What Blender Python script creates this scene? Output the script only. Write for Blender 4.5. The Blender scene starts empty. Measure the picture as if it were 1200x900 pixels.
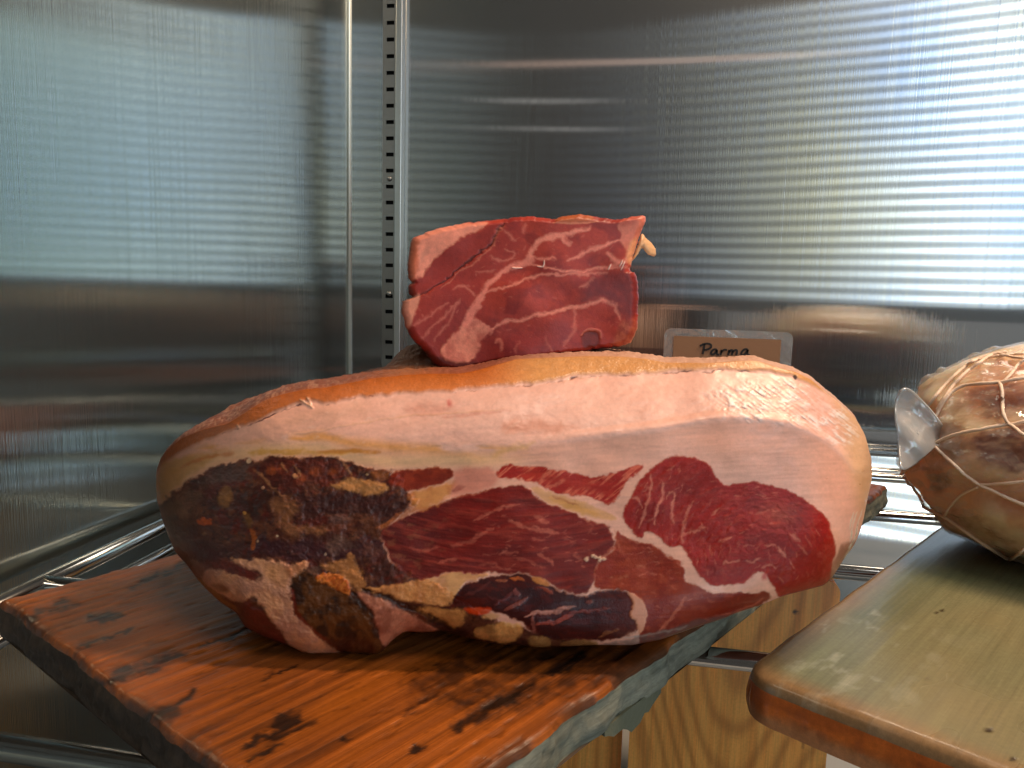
import bpy, bmesh, math, random
import numpy as np
from mathutils import Vector
from mathutils.bvhtree import BVHTree

# ------------------------------------------------------------------ camera, world, light
SC = bpy.context.scene
COL = SC.collection
R_ = math.radians
YAW, PITCH, ROLL, F = R_(10.5), R_(7.5), R_(1.5), 906.0
_f = np.array([-math.sin(YAW)*math.cos(PITCH), math.cos(YAW)*math.cos(PITCH), -math.sin(PITCH)])
_r = np.array([math.cos(YAW), math.sin(YAW), 0.0])
_u = np.cross(_r, _f)
CR = _r*math.cos(ROLL) + _u*math.sin(ROLL)
CU = _u*math.cos(ROLL) - _r*math.sin(ROLL)
CF = _f
cam_d = bpy.data.cameras.new('camera'); cam = bpy.data.objects.new('camera', cam_d); COL.objects.link(cam)
from mathutils import Matrix
cam.matrix_world = Matrix(((CR[0], CU[0], -CF[0], 0), (CR[1], CU[1], -CF[1], 0), (CR[2], CU[2], -CF[2], 0), (0, 0, 0, 1)))
cam_d.sensor_width = 36; cam_d.lens = F/1200*36; cam_d.clip_start = .01; cam_d.clip_end = 50
SC.camera = cam
SC.render.engine = 'CYCLES'
SC.cycles.use_denoising = True
SC.cycles.max_bounces = 10; SC.cycles.glossy_bounces = 6; SC.cycles.transparent_max_bounces = 12
SC.cycles.caustics_reflective = False; SC.cycles.caustics_refractive = False
SC.cycles.sample_clamp_indirect = 6
SC.view_settings.view_transform = 'Standard'; SC.view_settings.look = 'None'
SC.view_settings.exposure = -.08; SC.view_settings.gamma = 1
W = bpy.data.worlds.new('World'); SC.world = W; W.use_nodes = True
W.node_tree.nodes['Background'].inputs[0].default_value = (.068, .063, .058, 1)
W.node_tree.nodes['Background'].inputs[1].default_value = 1.0

def area(name, loc, target, sx, sy, col, power, up=(0, 0, 1)):
    d = bpy.data.lights.new(name, 'AREA'); d.shape = 'RECTANGLE'; d.size = sx; d.size_y = sy
    d.color = col; d.energy = power
    o = bpy.data.objects.new(name, d); COL.objects.link(o)
    z = (Vector(loc) - Vector(target)).normalized(); x = Vector(up).cross(z).normalized(); y = z.cross(x)
    o.matrix_world = Matrix(((x.x, y.x, z.x, loc[0]), (x.y, y.y, z.y, loc[1]), (x.z, y.z, z.z, loc[2]), (0, 0, 0, 1)))
    return o

def blinds(o, period, duty, ramp_p, ramp_col, lo):
    """daylight seen between the slats of a venetian blind: bright gaps, dim slats, by height"""
    d = o.data; d.use_nodes = True; nt = d.node_tree; n = nt.nodes; L = nt.links
    em = n['Emission']; geo = n.new('ShaderNodeNewGeometry'); sep = n.new('ShaderNodeSeparateXYZ')
    L.new(geo.outputs['Position'], sep.inputs[0])
    def m(op, a, b=None, c=None):
        k = n.new('ShaderNodeMath'); k.operation = op
        for i, v in enumerate((a, b, c)):
            if v is None: continue
            if isinstance(v, (int, float)): k.inputs[i].default_value = v
            else: L.new(v, k.inputs[i])
        return k.outputs[0]
    ph = m('FRACT', m('DIVIDE', sep.outputs['Z'], period))
    tri = m('ABSOLUTE', m('SUBTRACT', ph, .5))                       # 0 mid .. .5 edge
    mr = n.new('ShaderNodeMapRange'); mr.interpolation_type = 'SMOOTHSTEP'
    L.new(tri, mr.inputs[0]); mr.inputs[1].default_value = .5*duty-.10; mr.inputs[2].default_value = .5*duty+.10
    mr.inputs[3].default_value = 1.0; mr.inputs[4].default_value = lo
    nz = n.new('ShaderNodeTexNoise'); nz.inputs['Scale'].default_value = 1.0
    mp = n.new('ShaderNodeMapping'); mp.inputs['Scale'].default_value = (5.0, 5.0, .8)
    L.new(geo.outputs['Position'], mp.inputs[0]); L.new(mp.outputs[0], nz.inputs['Vector'])
    cr = n.new('ShaderNodeValToRGB'); e = cr.color_ramp.elements
    e[0].position = .35; e[0].color = (.40, .62, 1.0, 1); e[1].position = .66; e[1].color = (1.0, .97, .60, 1)
    k = e.new(.5); k.color = (.80, .93, 1.0, 1)
    L.new(nz.outputs[0], cr.inputs[0])
    r2 = n.new('ShaderNodeValToRGB'); e = r2.color_ramp.elements
    while len(e) < len(ramp_p): e.new(.5)
    for i, (p, v) in enumerate(zip(ramp_p, ramp_col)): e[i].position = p; e[i].color = (v, v, v, 1)
    mr2 = n.new('ShaderNodeMapRange'); L.new(sep.outputs['X'], mr2.inputs[0])
    mr2.inputs[1].default_value = -.5; mr2.inputs[2].default_value = 1.6
    L.new(mr2.outputs[0], r2.inputs[0])
    L.new(m('MULTIPLY', mr.outputs[0], r2.outputs[0]), em.inputs['Strength'])
    L.new(cr.outputs[0], em.inputs['Color'])
# shop window with blinds behind the camera (seen as stripes in the back wall) and its return to the right
A0, A1 = Vector((-.35, -1.58)), Vector((1.40, -.95))
B0, B1 = Vector((1.40, -.95)), Vector((1.62, -.05))
def window(name, P, Q, z0, z1, power, period, duty, rp, rc, lo, tint):
    c = (P+Q)/2; d = (Q-P).normalized(); nrm = Vector((-d.y, d.x))
    if nrm.dot(Vector((0, .6)) - c) < 0: nrm = -nrm
    w = (Q-P).length; loc = (c.x, c.y, (z0+z1)/2)
    o = area(name, loc, (c.x+nrm.x, c.y+nrm.y, loc[2]), w, z1-z0, tint, power*w*(z1-z0))
    blinds(o, period, duty, rp, rc, lo); return o
window('shop_window_light', A0, A1, -.05, 1.12, 4.2, .0445, .46, (0, .28, .55, .72, .88), (.06, .14, .95, 3.2, 6.4), .26, (1, 1, 1))
window('shop_window_light', B0, B1, -.02, .90, 13.0, .034, .44, (0, .8, .9, 1), (.3, .34, .42, .9), .34, (.80, 1.0, .93))
window('low_reflection_light', A0+(A1-A0)*.55, A1, -1.55, -.62, 9.0, .066, .50, (0, .28, .55, .72, .90), (.10, .35, 1.8, 2.6, 3.6), .22, (1, 1, 1))  # this pair is added: unseen lamps standing in for the blinds' floor reflection
window('low_reflection_light', B0, B1, -1.55, -.62, 8.0, .045, .5, (0, .8, .9, 1), (.3, .34, .40, .6), .40, (.86, 1.0, .97))
for P_, Q_ in ((A0, A1), (B0, B1)):                                    # added fill lamps in place of bounce from the wall below the windows
    c_ = (P_+Q_)/2; d_ = (Q_-P_).normalized(); n_ = Vector((-d_.y, d_.x))
    if n_.dot(Vector((0, .6))-c_) < 0: n_ = -n_
    area('sill_fill_light', (c_.x, c_.y, -.34), (c_.x+n_.x, c_.y+n_.y, -.34), (Q_-P_).length, .48, (1.0, .95, .90), .62*(Q_-P_).length*.48)
# warm strip lamp under the cabinet top, and an added soft key light, out of view above the front right
area('strip_lamp', (.44, .56, .78), (.02, .44, -.2), .34, .07, (1.0, .72, .48), 10.5, (0, 1, 0))
area('overhead_key_light', (.55, -.10, 1.65), (.0, .42, -.1), .7, .6, (1.0, .88, .75), 12.5)
area('ceiling_tube_lamp', (-.2, -1.0, .84), (-.2, 0, .84), 1.5, .022, (1.0, .66, .52), .06)

area('ceiling_tube_lamp', (-.50, -1.0, .70), (-.5, 0, .70), .38, .018, (1.0, .95, .90), .009)
area('ceiling_tube_lamp', (-.42, -1.0, .595), (-.42, 0, .595), .30, .016, (1.0, .95, .90), .006)
# ------------------------------------------------------------------ helpers
def ray(px, py):
    px = np.asarray(px, float); py = np.asarray(py, float)
    return ((px-600)/F)[..., None]*CR + ((450-py)/F)[..., None]*CU + CF
def onz(px, py, z): r = ray(px, py); return r*(z/r[2])
def ony(px, py, y): r = ray(px, py); return r*(y/r[1])
def proj(P):
    P = np.asarray(P, float); d = P@CF
    return 600+F*(P@CR)/d, 450-F*(P@CU)/d
def lin(c):
    c = np.asarray(c, float)/255.0
    return np.where(c <= .04045, c/12.92, ((c+.055)/1.055)**2.4)
def lin4(c): return tuple(lin(c))+(1.0,)
def sst(a, b, x):
    t = np.clip((x-a)/(b-a), 0, 1); return t*t*(3-2*t)
def hsh(ix, iy, s):
    h = (ix.astype(np.int64)*374761393 + iy.astype(np.int64)*668265263 + s*974711) & 0xffffffff
    h = ((h ^ (h >> 13))*1274126177) & 0xffffffff
    return ((h ^ (h >> 16)) & 0xffffff)/float(0xffffff)
def vn(x, y, s=0):
    ix = np.floor(x); iy = np.floor(y); fx = x-ix; fy = y-iy
    fx = fx*fx*fx*(fx*(fx*6-15)+10); fy = fy*fy*fy*(fy*(fy*6-15)+10)
    a = hsh(ix, iy, s); b = hsh(ix+1, iy, s); c = hsh(ix, iy+1, s); d = hsh(ix+1, iy+1, s)
    return (a*(1-fx)+b*fx)*(1-fy)+(c*(1-fx)+d*fx)*fy
def fbm(x, y, o=4, s=0):
    v = 0; a = .5; t = 0
    for i in range(o):
        v = v+a*vn(x+17.3*i, y-9.1*i, s+i*7); t += a; a *= .5; x = x*2.03; y = y*2.03
    return v/t                                                         # 0..1
def chaikin(p, n=2, closed=True):
    p = np.asarray(p, float)
    for _ in range(n):
        if closed:
            q = np.roll(p, -1, 0); p = np.stack([p*.75+q*.25, p*.25+q*.75], 1).reshape(-1, 2)
        else:
            a, b = p[:-1], p[1:]; m = np.stack([a*.75+b*.25, a*.25+b*.75], 1).reshape(-1, 2)
            p = np.vstack([p[:1], m, p[-1:]])
    return p
class Paint:
    def __init__(s, x, y, base, rough=.4):
        s.x, s.y = x.ravel(), y.ravel(); n = s.x.size
        s.c = np.tile(lin(base), (n, 1)); s.r = np.full(n, rough); s.d = np.zeros(n); s.cls = np.zeros(n, int)
        s.wx = (fbm(s.x/18, s.y/18, 3, 3)-.5)*2.4+(fbm(s.x/4.5, s.y/4.5, 3, 13)-.5)*1.3
        s.wy = (fbm(s.x/18, s.y/18, 3, 31)-.5)*2.4+(fbm(s.x/4.5, s.y/4.5, 3, 41)-.5)*1.3
        s.n4 = fbm(s.x/5, s.y/5, 4, 401); s.n9 = fbm(s.x/11, s.y/8, 4, 402)
    def sel(s, pts, pad):
        lo = pts.min(0)-pad; hi = pts.max(0)+pad
        return np.nonzero((s.x > lo[0]) & (s.x < hi[0]) & (s.y > lo[1]) & (s.y < hi[1]))[0]
    def mask(s, pts, soft=2., warp=3., smooth=2):
        p = chaikin(pts, smooth) if smooth else np.asarray(pts, float)
        i = s.sel(p, soft+warp+2); X = s.x[i]+s.wx[i]*warp; Y = s.y[i]+s.wy[i]*warp
        d2 = np.full(i.size, 1e9); ins = np.zeros(i.size, bool)
        for k in range(len(p)):
            x0, y0 = p[k]; x1, y1 = p[(k+1) % len(p)]; ex, ey = x1-x0, y1-y0
            t = np.clip(((X-x0)*ex+(Y-y0)*ey)/(ex*ex+ey*ey+1e-9), 0, 1)
            d2 = np.minimum(d2, (X-x0-t*ex)**2+(Y-y0-t*ey)**2)
            if y0 != y1: ins ^= ((y0 > Y) != (y1 > Y)) & (X < (x1-x0)*(Y-y0)/(y1-y0)+x0)
        sd = np.where(ins, -1, 1)*np.sqrt(d2)
        return i, 1-sst(-soft, soft, sd), sd
    def put(s, i, m, col, rough=None, d=None):
        c = lin(col) if np.ndim(col) == 1 else col
        s.c[i] += (c-s.c[i])*m[:, None]
        if rough is not None: s.r[i] += (rough-s.r[i])*m
        if d is not None: s.d[i] += d*m
    def poly(s, pts, col, soft=2., warp=3., amt=1., rough=None, d=None, cls=None, smooth=2, mottle=0, msc=9, mcol=None):
        i, m, sd = s.mask(pts, soft, warp, smooth); m = m*amt
        if cls is None and soft > 1.5: m = m*(1-(.20 if np.ndim(col) == 1 and max(col) > 185 else .5)*sst(.42, .72, s.n4[i]*.5+s.n9[i]*.5))
        d = None if d is None else d*.4
        if mcol is not None:
            t = sst(.5-mottle, .5+mottle, fbm(s.x[i]/msc, s.y[i]/msc, 4, 77))[:, None]
            col = lin(col)*(1-t)+lin(mcol)*t
        s.put(i, m, col, rough, d)
        if cls is not None: s.cls[i[m > .5*amt]] = cls
        return i, m, sd
    def stroke(s, pts, w, col, amt=1., warp=2., soft=.8, rough=None, d=None, taper=True, brk=None):
        p = chaikin(pts, 2, False); pad = w+soft+warp+2
        i = s.sel(p, pad); X = s.x[i]+s.wx[i]*warp; Y = s.y[i]+s.wy[i]*warp
        n = len(p)-1; best = np.full(i.size, 1e9)
        for k in range(n):
            x0, y0 = p[k]; x1, y1 = p[k+1]; ex, ey = x1-x0, y1-y0
            t = np.clip(((X-x0)*ex+(Y-y0)*ey)/(ex*ex+ey*ey+1e-9), 0, 1)
            dd = np.sqrt((X-x0-t*ex)**2+(Y-y0-t*ey)**2)
            ww = w/2
            if taper: ww = ww*(.25+.75*np.sin(math.pi*np.clip((k+t)/n, .02, .98))**.6)
            best = np.minimum(best, dd-ww*(.35+1.3*s.n9[i]))
        m = (1-sst(-soft, soft, best))*amt*(.25+.75*sst(.30, .58, s.n4[i]))
        d = None if d is None else d*.45
        if brk is not None: m = m*brk[i]
        s.put(i, m, col, rough, d)

def P(m): return m.node_tree.nodes['Principled BSDF']
def mat(name, col=(128, 128, 128), rough=.5, metal=0., **kw):
    m = bpy.data.materials.new(name); m.use_nodes = True; b = P(m)
    b.inputs['Base Color'].default_value = lin4(col); b.inputs['Roughness'].default_value = rough
    b.inputs['Metallic'].default_value = metal
    for k, v in kw.items(): b.inputs[k.replace('_', ' ')].default_value = v
    return m
def add_bump(m, scale, strength, dist, mapping=(1, 1, 1), detail=4, prev=None, coord='Object'):
    nt = m.node_tree; n = nt.nodes; L = nt.links
    tc = n.new('ShaderNodeTexCoord'); mp = n.new('ShaderNodeMapping'); mp.inputs['Scale'].default_value = mapping
    nz = n.new('ShaderNodeTexNoise'); nz.inputs['Scale'].default_value = scale; nz.inputs['Detail'].default_value = detail
    bp = n.new('ShaderNodeBump'); bp.inputs['Strength'].default_value = strength; bp.inputs['Distance'].default_value = dist
    L.new(tc.outputs[coord], mp.inputs[0]); L.new(mp.outputs[0], nz.inputs['Vector']); L.new(nz.outputs[0], bp.inputs['Height'])
    if prev is not None: L.new(prev.outputs[0], bp.inputs['Normal'])
    L.new(bp.outputs[0], P(m).inputs['Normal']); return bp
def painted(name, bump=((900, .25, .0006),), spec=.5, coat=0., var=.10):
    """material whose colour and wetness come from the colours computed per point of the surface"""
    m = mat(name); nt = m.node_tree; n = nt.nodes; L = nt.links; b = P(m)
    a = n.new('ShaderNodeAttribute'); a.attribute_name = 'Col'
    r = n.new('ShaderNodeAttribute'); r.attribute_name = 'Rough'
    tc = n.new('ShaderNodeTexCoord'); nz = n.new('ShaderNodeTexNoise'); nz.inputs['Scale'].default_value = 420; nz.inputs['Detail'].default_value = 5
    L.new(tc.outputs['Object'], nz.inputs['Vector'])
    mr = n.new('ShaderNodeMapRange'); L.new(nz.outputs[0], mr.inputs[0])
    mr.inputs[1].default_value = .25; mr.inputs[2].default_value = .75; mr.inputs[3].default_value = 1-var; mr.inputs[4].default_value = 1+var
    mx = n.new('ShaderNodeMix'); mx.data_type = 'RGBA'; mx.blend_type = 'MULTIPLY'; mx.inputs[0].default_value = 1
    L.new(a.outputs['Color'], mx.inputs[6]); L.new(mr.outputs[0], mx.inputs[7])
    L.new(mx.outputs[2], b.inputs['Base Color']); L.new(r.outputs['Fac'], b.inputs['Roughness'])
    b.inputs['Specular IOR Level'].default_value = spec
    if coat: b.inputs['Coat Weight'].default_value = coat; b.inputs['Coat Roughness'].default_value = .18
    p = None
    for sc, st, di in bump: p = add_bump(m, sc, st, di, prev=p)
    return m
def mesh_obj(name, v, f, m, parent=None, smooth=True, col=None, rough=None, normals=None):
    me = bpy.data.meshes.new(name)
    if isinstance(f, np.ndarray):
        v = np.asarray(v, np.float32); k = f.shape[1]
        me.vertices.add(len(v)); me.vertices.foreach_set('co', v.ravel())
        me.loops.add(f.size); me.loops.foreach_set('vertex_index', f.ravel().astype(np.int32))
        me.polygons.add(len(f)); me.polygons.foreach_set('loop_start', np.arange(0, f.size, k, dtype=np.int32))
        me.update(calc_edges=True)
    else:
        me.from_pydata([tuple(map(float, p)) for p in v], [], f)
    me.polygons.foreach_set('use_smooth', np.full(len(me.polygons), smooth))
    if col is not None:
        a = me.attributes.new('Col', 'FLOAT_COLOR', 'POINT'); c4 = np.ones((len(v), 4), np.float32); c4[:, :3] = col
        a.data.foreach_set('color', c4.ravel())
    if rough is not None:
        a = me.attributes.new('Rough', 'FLOAT', 'POINT'); a.data.foreach_set('value', np.asarray(rough, np.float32))
    me.materials.append(m); me.validate()
    if normals is not None: me.normals_split_custom_set_from_vertices(np.asarray(normals, np.float32))
    o = bpy.data.objects.new(name, me); COL.objects.link(o)
    if parent is not None: o.parent = parent; o.matrix_parent_inverse = parent.matrix_world.inverted()
    return o
def bm_obj(name, bm, m, parent=None, smooth=False):
    me = bpy.data.meshes.new(name); bm.normal_update(); bm.to_mesh(me); bm.free(); me.materials.append(m)
    if smooth: me.polygons.foreach_set('use_smooth', np.full(len(me.polygons), True))
    o = bpy.data.objects.new(name, me); COL.objects.link(o)
    if parent is not None: o.parent = parent; o.matrix_parent_inverse = parent.matrix_world.inverted()
    return o
def thing(name, loc, label, cat, group=None):
    o = bpy.data.objects.new(name, None); COL.objects.link(o); o.location = loc; o.empty_display_size = .02
    bpy.context.view_layer.update(); o.matrix_world = Matrix.Translation(loc)
    tag(o, label, cat, group); return o
def tag(o, label, cat, group=None):
    o['label'] = label; o['category'] = cat
    if group: o['group'] = group
    return o
def box_bm(lo, hi, bev=0, seg=2):
    bm = bmesh.new(); bmesh.ops.create_cube(bm, size=1)
    for v in bm.verts: v.co = Vector([lo[i]+(v.co[i]+.5)*(hi[i]-lo[i]) for i in range(3)])
    if bev: bmesh.ops.bevel(bm, geom=bm.edges[:], offset=bev, segments=seg, affect='EDGES', profile=.5)
    return bm
def tube(name, pts, r, m, parent=None, seg=10, closed=False, rad=None):
    pts = [Vector(p) for p in pts]; n = len(pts); v = []; f = []
    up = Vector((0, 0, 1))
    for i, p in enumerate(pts):
        t = (pts[min(i+1, n-1)]-pts[max(i-1, 0)]).normalized()
        a = t.cross(up if abs(t.dot(up)) < .95 else Vector((1, 0, 0))).normalized(); b = t.cross(a)
        rr = r if rad is None else rad[i]
        for k in range(seg):
            w = 2*math.pi*k/seg; v.append(p+a*math.cos(w)*rr+b*math.sin(w)*rr)
    for i in range(n-1):
        for k in range(seg):
            f.append((i*seg+k, i*seg+(k+1) % seg, (i+1)*seg+(k+1) % seg, (i+1)*seg+k))
    f.append(tuple(range(seg-1, -1, -1))); f.append(tuple((n-1)*seg+k for k in range(seg)))
    return mesh_obj(name, v, f, m, parent)

# ------------------------------------------------------------------ the steel cabinet
YB = 1.04
XL = float(ony(409, 250, YB)[0])
ZF = -.62
def steel(name, col=(176, 178, 178), rough=.062, aniso=1.0, wave=.0, brush=.22, haze=0.):
    m = mat(name, col, rough, 1.0); b = P(m); n = m.node_tree.nodes; L = m.node_tree.links
    b.inputs['Anisotropic'].default_value = aniso
    tg = n.new('ShaderNodeTangent'); tg.direction_type = 'RADIAL'; tg.axis = 'Z'; L.new(tg.outputs[0], b.inputs['Tangent'])
    p = add_bump(m, 1.0, brush, .0002, mapping=(1500, 1500, 3), detail=1)
    if wave: p = add_bump(m, 1.0, 1.0, wave, mapping=(3.0, 3.0, 2.2), detail=1, prev=p)
    # faint smudges in the gloss
    tc = n.new('ShaderNodeTexCoord'); nz = n.new('ShaderNodeTexNoise'); nz.inputs['Scale'].default_value = 5; nz.inputs['Detail'].default_value = 6
    L.new(tc.outputs['Object'], nz.inputs['Vector']); mr = n.new('ShaderNodeMapRange'); L.new(nz.outputs[0], mr.inputs[0])
    mr.inputs[1].default_value = .3; mr.inputs[2].default_value = .7; mr.inputs[3].default_value = rough*.85; mr.inputs[4].default_value = rough*1.25
    L.new(mr.outputs[0], b.inputs['Roughness'])
    if haze:                                                           # scuffed skin: part of the light scatters widely
        g2 = n.new('ShaderNodeBsdfAnisotropic' if hasattr(bpy.types, 'ShaderNodeBsdfAnisotropic') else 'ShaderNodeBsdfGlossy')
        g2.inputs['Color'].default_value = lin4(col); g2.inputs['Roughness'].default_value = .42
        mx = n.new('ShaderNodeMixShader'); mx.inputs[0].default_value = haze
        L.new(b.outputs[0], mx.inputs[1]); L.new(g2.outputs[0], mx.inputs[2]); L.new(mx.outputs[0], n['Material Output'].inputs[0])
    return m
M_wall = steel('brushed_steel', wave=.0008, brush=.34, haze=.12)
M_left = steel('brushed_steel_side', (168, 174, 170), rough=.098, wave=.0008, brush=.50, haze=.14)
M_floor = mat('cabinet_floor_enamel', (206, 204, 200), .35); add_bump(M_floor, 40, .1, .001)
M_rail = steel('rail_steel', (150, 148, 144), .34, .2)
M_chrome = mat('chrome', (205, 203, 200), .11, 1.0); add_bump(M_chrome, 60, .08, .001)
M_dark = mat('dark_hollow', (22, 20, 18), .8)
def struct(o): o['kind'] = 'structure'; return o
struct(bm_obj('cabinet_back_wall', box_bm((XL-.02, YB, ZF-.02), (1.6, YB+.02, 1.3)), M_wall))
struct(bm_obj('cabinet_left_wall', box_bm((XL-.02, .05, ZF-.02), (XL, YB-.0005, 1.3)), M_left))
struct(bm_obj('cabinet_floor', box_bm((XL+.0005, .05, ZF-.02), (1.6, YB-.0005, ZF)), M_floor))
# bead along the corner seam
bead = tube('corner_seam', [(XL+.0012, YB-.0012, ZF+.001), (XL+.0012, YB-.0012, 1.3)], .0027, mat('seam_steel', (226, 230, 226), .48, 1.0))
struct(bead)
# slotted shelf standard: channel with a row of slots
xr0 = float(ony(448, 200, YB-.012)[0]); xr1 = float(ony(463, 200, YB-.012)[0]); xr2 = float(ony(471, 200, YB-.012)[0])
rail = thing('shelf_standard', ((xr0+xr1)/2, YB, ZF), 'narrow slotted steel shelf standard fixed upright beside the cabinet corner', 'shelf rail')
v = []; f = []
def q(a, b, c, d):
    i = len(v); v.extend([a, b, c, d]); f.append((i, i+1, i+2, i+3))
yf = YB-.012; pitch = .0212; sh = .0052; sx0 = xr0+.0052; sx1 = xr1-.0022; th = .0016
z = ZF; zt = 1.3
q((xr0, yf, z), (sx0, yf, z), (sx0, yf, zt), (xr0, yf, zt)); q((sx1, yf, z), (xr1, yf, z), (xr1, yf, zt), (sx1, yf, zt))
k = int((zt-z)/pitch)
for i in range(k):
    a = z+i*pitch; b = a+sh; c = a+pitch if i < k-1 else zt
    q((sx0, yf, b), (sx1, yf, b), (sx1, yf, c), (sx0, yf, c))
    q((sx0, yf, b), (sx0, yf+th, b), (sx1, yf+th, b), (sx1, yf, b)); q((sx0, yf, a), (sx1, yf, a), (sx1, yf+th, a), (sx0, yf+th, a))
    q((sx0, yf, a), (sx0, yf+th, a), (sx0, yf+th, b), (sx0, yf, b)); q((sx1, yf, a), (sx1, yf, b), (sx1, yf+th, b), (sx1, yf+th, a))
q((xr0, yf, z), (xr0, yf, zt), (xr0, YB, zt), (xr0, YB, z)); 
mesh_obj('slotted_face', v, f, M_rail, rail, smooth=False)
bm_obj('flange', box_bm((xr1+.0004, yf-.003, ZF), (xr2, YB-.0004, 1.3), .0012), mat('flange_steel', (205, 206, 204), .32, 1.0), rail)
bm_obj('channel_back', box_bm((xr0+.001, YB-.004, ZF), (xr1-.001, YB-.0008, 1.299)), M_dark, rail)
# screws of the standard
for zz in (.135, -.02):
    bm = bmesh.new(); bmesh.ops.create_cone(bm, cap_ends=True, segments=16, radius1=.0036, radius2=.0024, depth=.0022)
    bmesh.ops.rotate(bm, verts=bm.verts, matrix=Matrix.Rotation(math.pi/2, 3, 'X')); bmesh.ops.translate(bm, verts=bm.verts, vec=((sx0+sx1)/2, yf-.001, zz))
    bm_obj('screw', bm, M_rail, rail, True)

# ------------------------------------------------------------------ wire shelf
ZS = -.209                                                             # top of the rods
shelf = thing('wire_shelf', (.1, .5, ZS), 'chrome wire shelf of spaced round rods carrying the boards', 'shelf')
for y in (.112, .279, .444, .612, .782, .950):
    tube('rod', [(XL+.022, y, ZS-.006), (.95, y, ZS-.006)], .006, M_chrome, shelf, 20)
for x, z, r in ((XL+.022, ZS-.0062, .0065), (XL+.022, ZS-.030, .005)):
    tube('side_rail', [(x, .08, z), (x, .985, z)], r, M_chrome, shelf, 20)
tube('rear_rail', [(XL+.012, .978, ZS-.0062), (.95, .978, ZS-.0062)], .006, M_chrome, shelf, 20)

def wood_mat(name, ang, spec, amt, bstr, scl=1.0):
    m = painted(name, (), spec); nt = m.node_tree; n = nt.nodes; L = nt.links; b = P(m)
    tc = n.new('ShaderNodeTexCoord'); r1 = n.new('ShaderNodeMapping'); r1.inputs['Rotation'].default_value = ang
    L.new(tc.outputs['Object'], r1.inputs[0])
    def nz(sc, scale, det, dist=0.):
        mp = n.new('ShaderNodeMapping'); mp.inputs['Scale'].default_value = sc; L.new(r1.outputs[0], mp.inputs[0])
        k = n.new('ShaderNodeTexNoise'); k.inputs['Scale'].default_value = scale; k.inputs['Detail'].default_value = det; k.inputs['Distortion'].default_value = dist
        L.new(mp.outputs[0], k.inputs['Vector']); return k.outputs[0]
    f1 = nz((10*scl, 420*scl, 420*scl), 1, 5); f2 = nz((30*scl, 1500*scl, 1500*scl), 1, 3); f3 = nz((3, 60, 60), 1, 6, .6)
    def mr(v, a, b_, lo, hi):
        k = n.new('ShaderNodeMapRange'); L.new(v, k.inputs[0])
        for i, x in enumerate((a, b_, lo, hi)): k.inputs[1+i].default_value = x
        return k.outputs[0]
    def mul(a, b_):
        k = n.new('ShaderNodeMath'); k.operation = 'MULTIPLY'; L.new(a, k.inputs[0]); L.new(b_, k.inputs[1]); return k.outputs[0]
    t = mul(mul(mr(f1, .3, .7, 1-amt, 1+amt*.6), mr(f2, .35, .65, 1-amt*.6, 1+amt*.4)), mr(f3, .3, .7, 1-amt*.7, 1+amt*.5))
    old = b.inputs['Base Color'].links[0].from_socket
    mx = n.new('ShaderNodeMix'); mx.data_type = 'RGBA'; mx.blend_type = 'MULTIPLY'; mx.inputs[0].default_value = 1
    L.new(old, mx.inputs[6]); L.new(t, mx.inputs[7]); L.new(mx.outputs[2], b.inputs['Base Color'])
    bp = n.new('ShaderNodeBump'); bp.inputs['Strength'].default_value = bstr; bp.inputs['Distance'].default_value = .0008
    L.new(t, bp.inputs['Height']); L.new(bp.outputs[0], b.inputs['Normal'])
    return m
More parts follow.
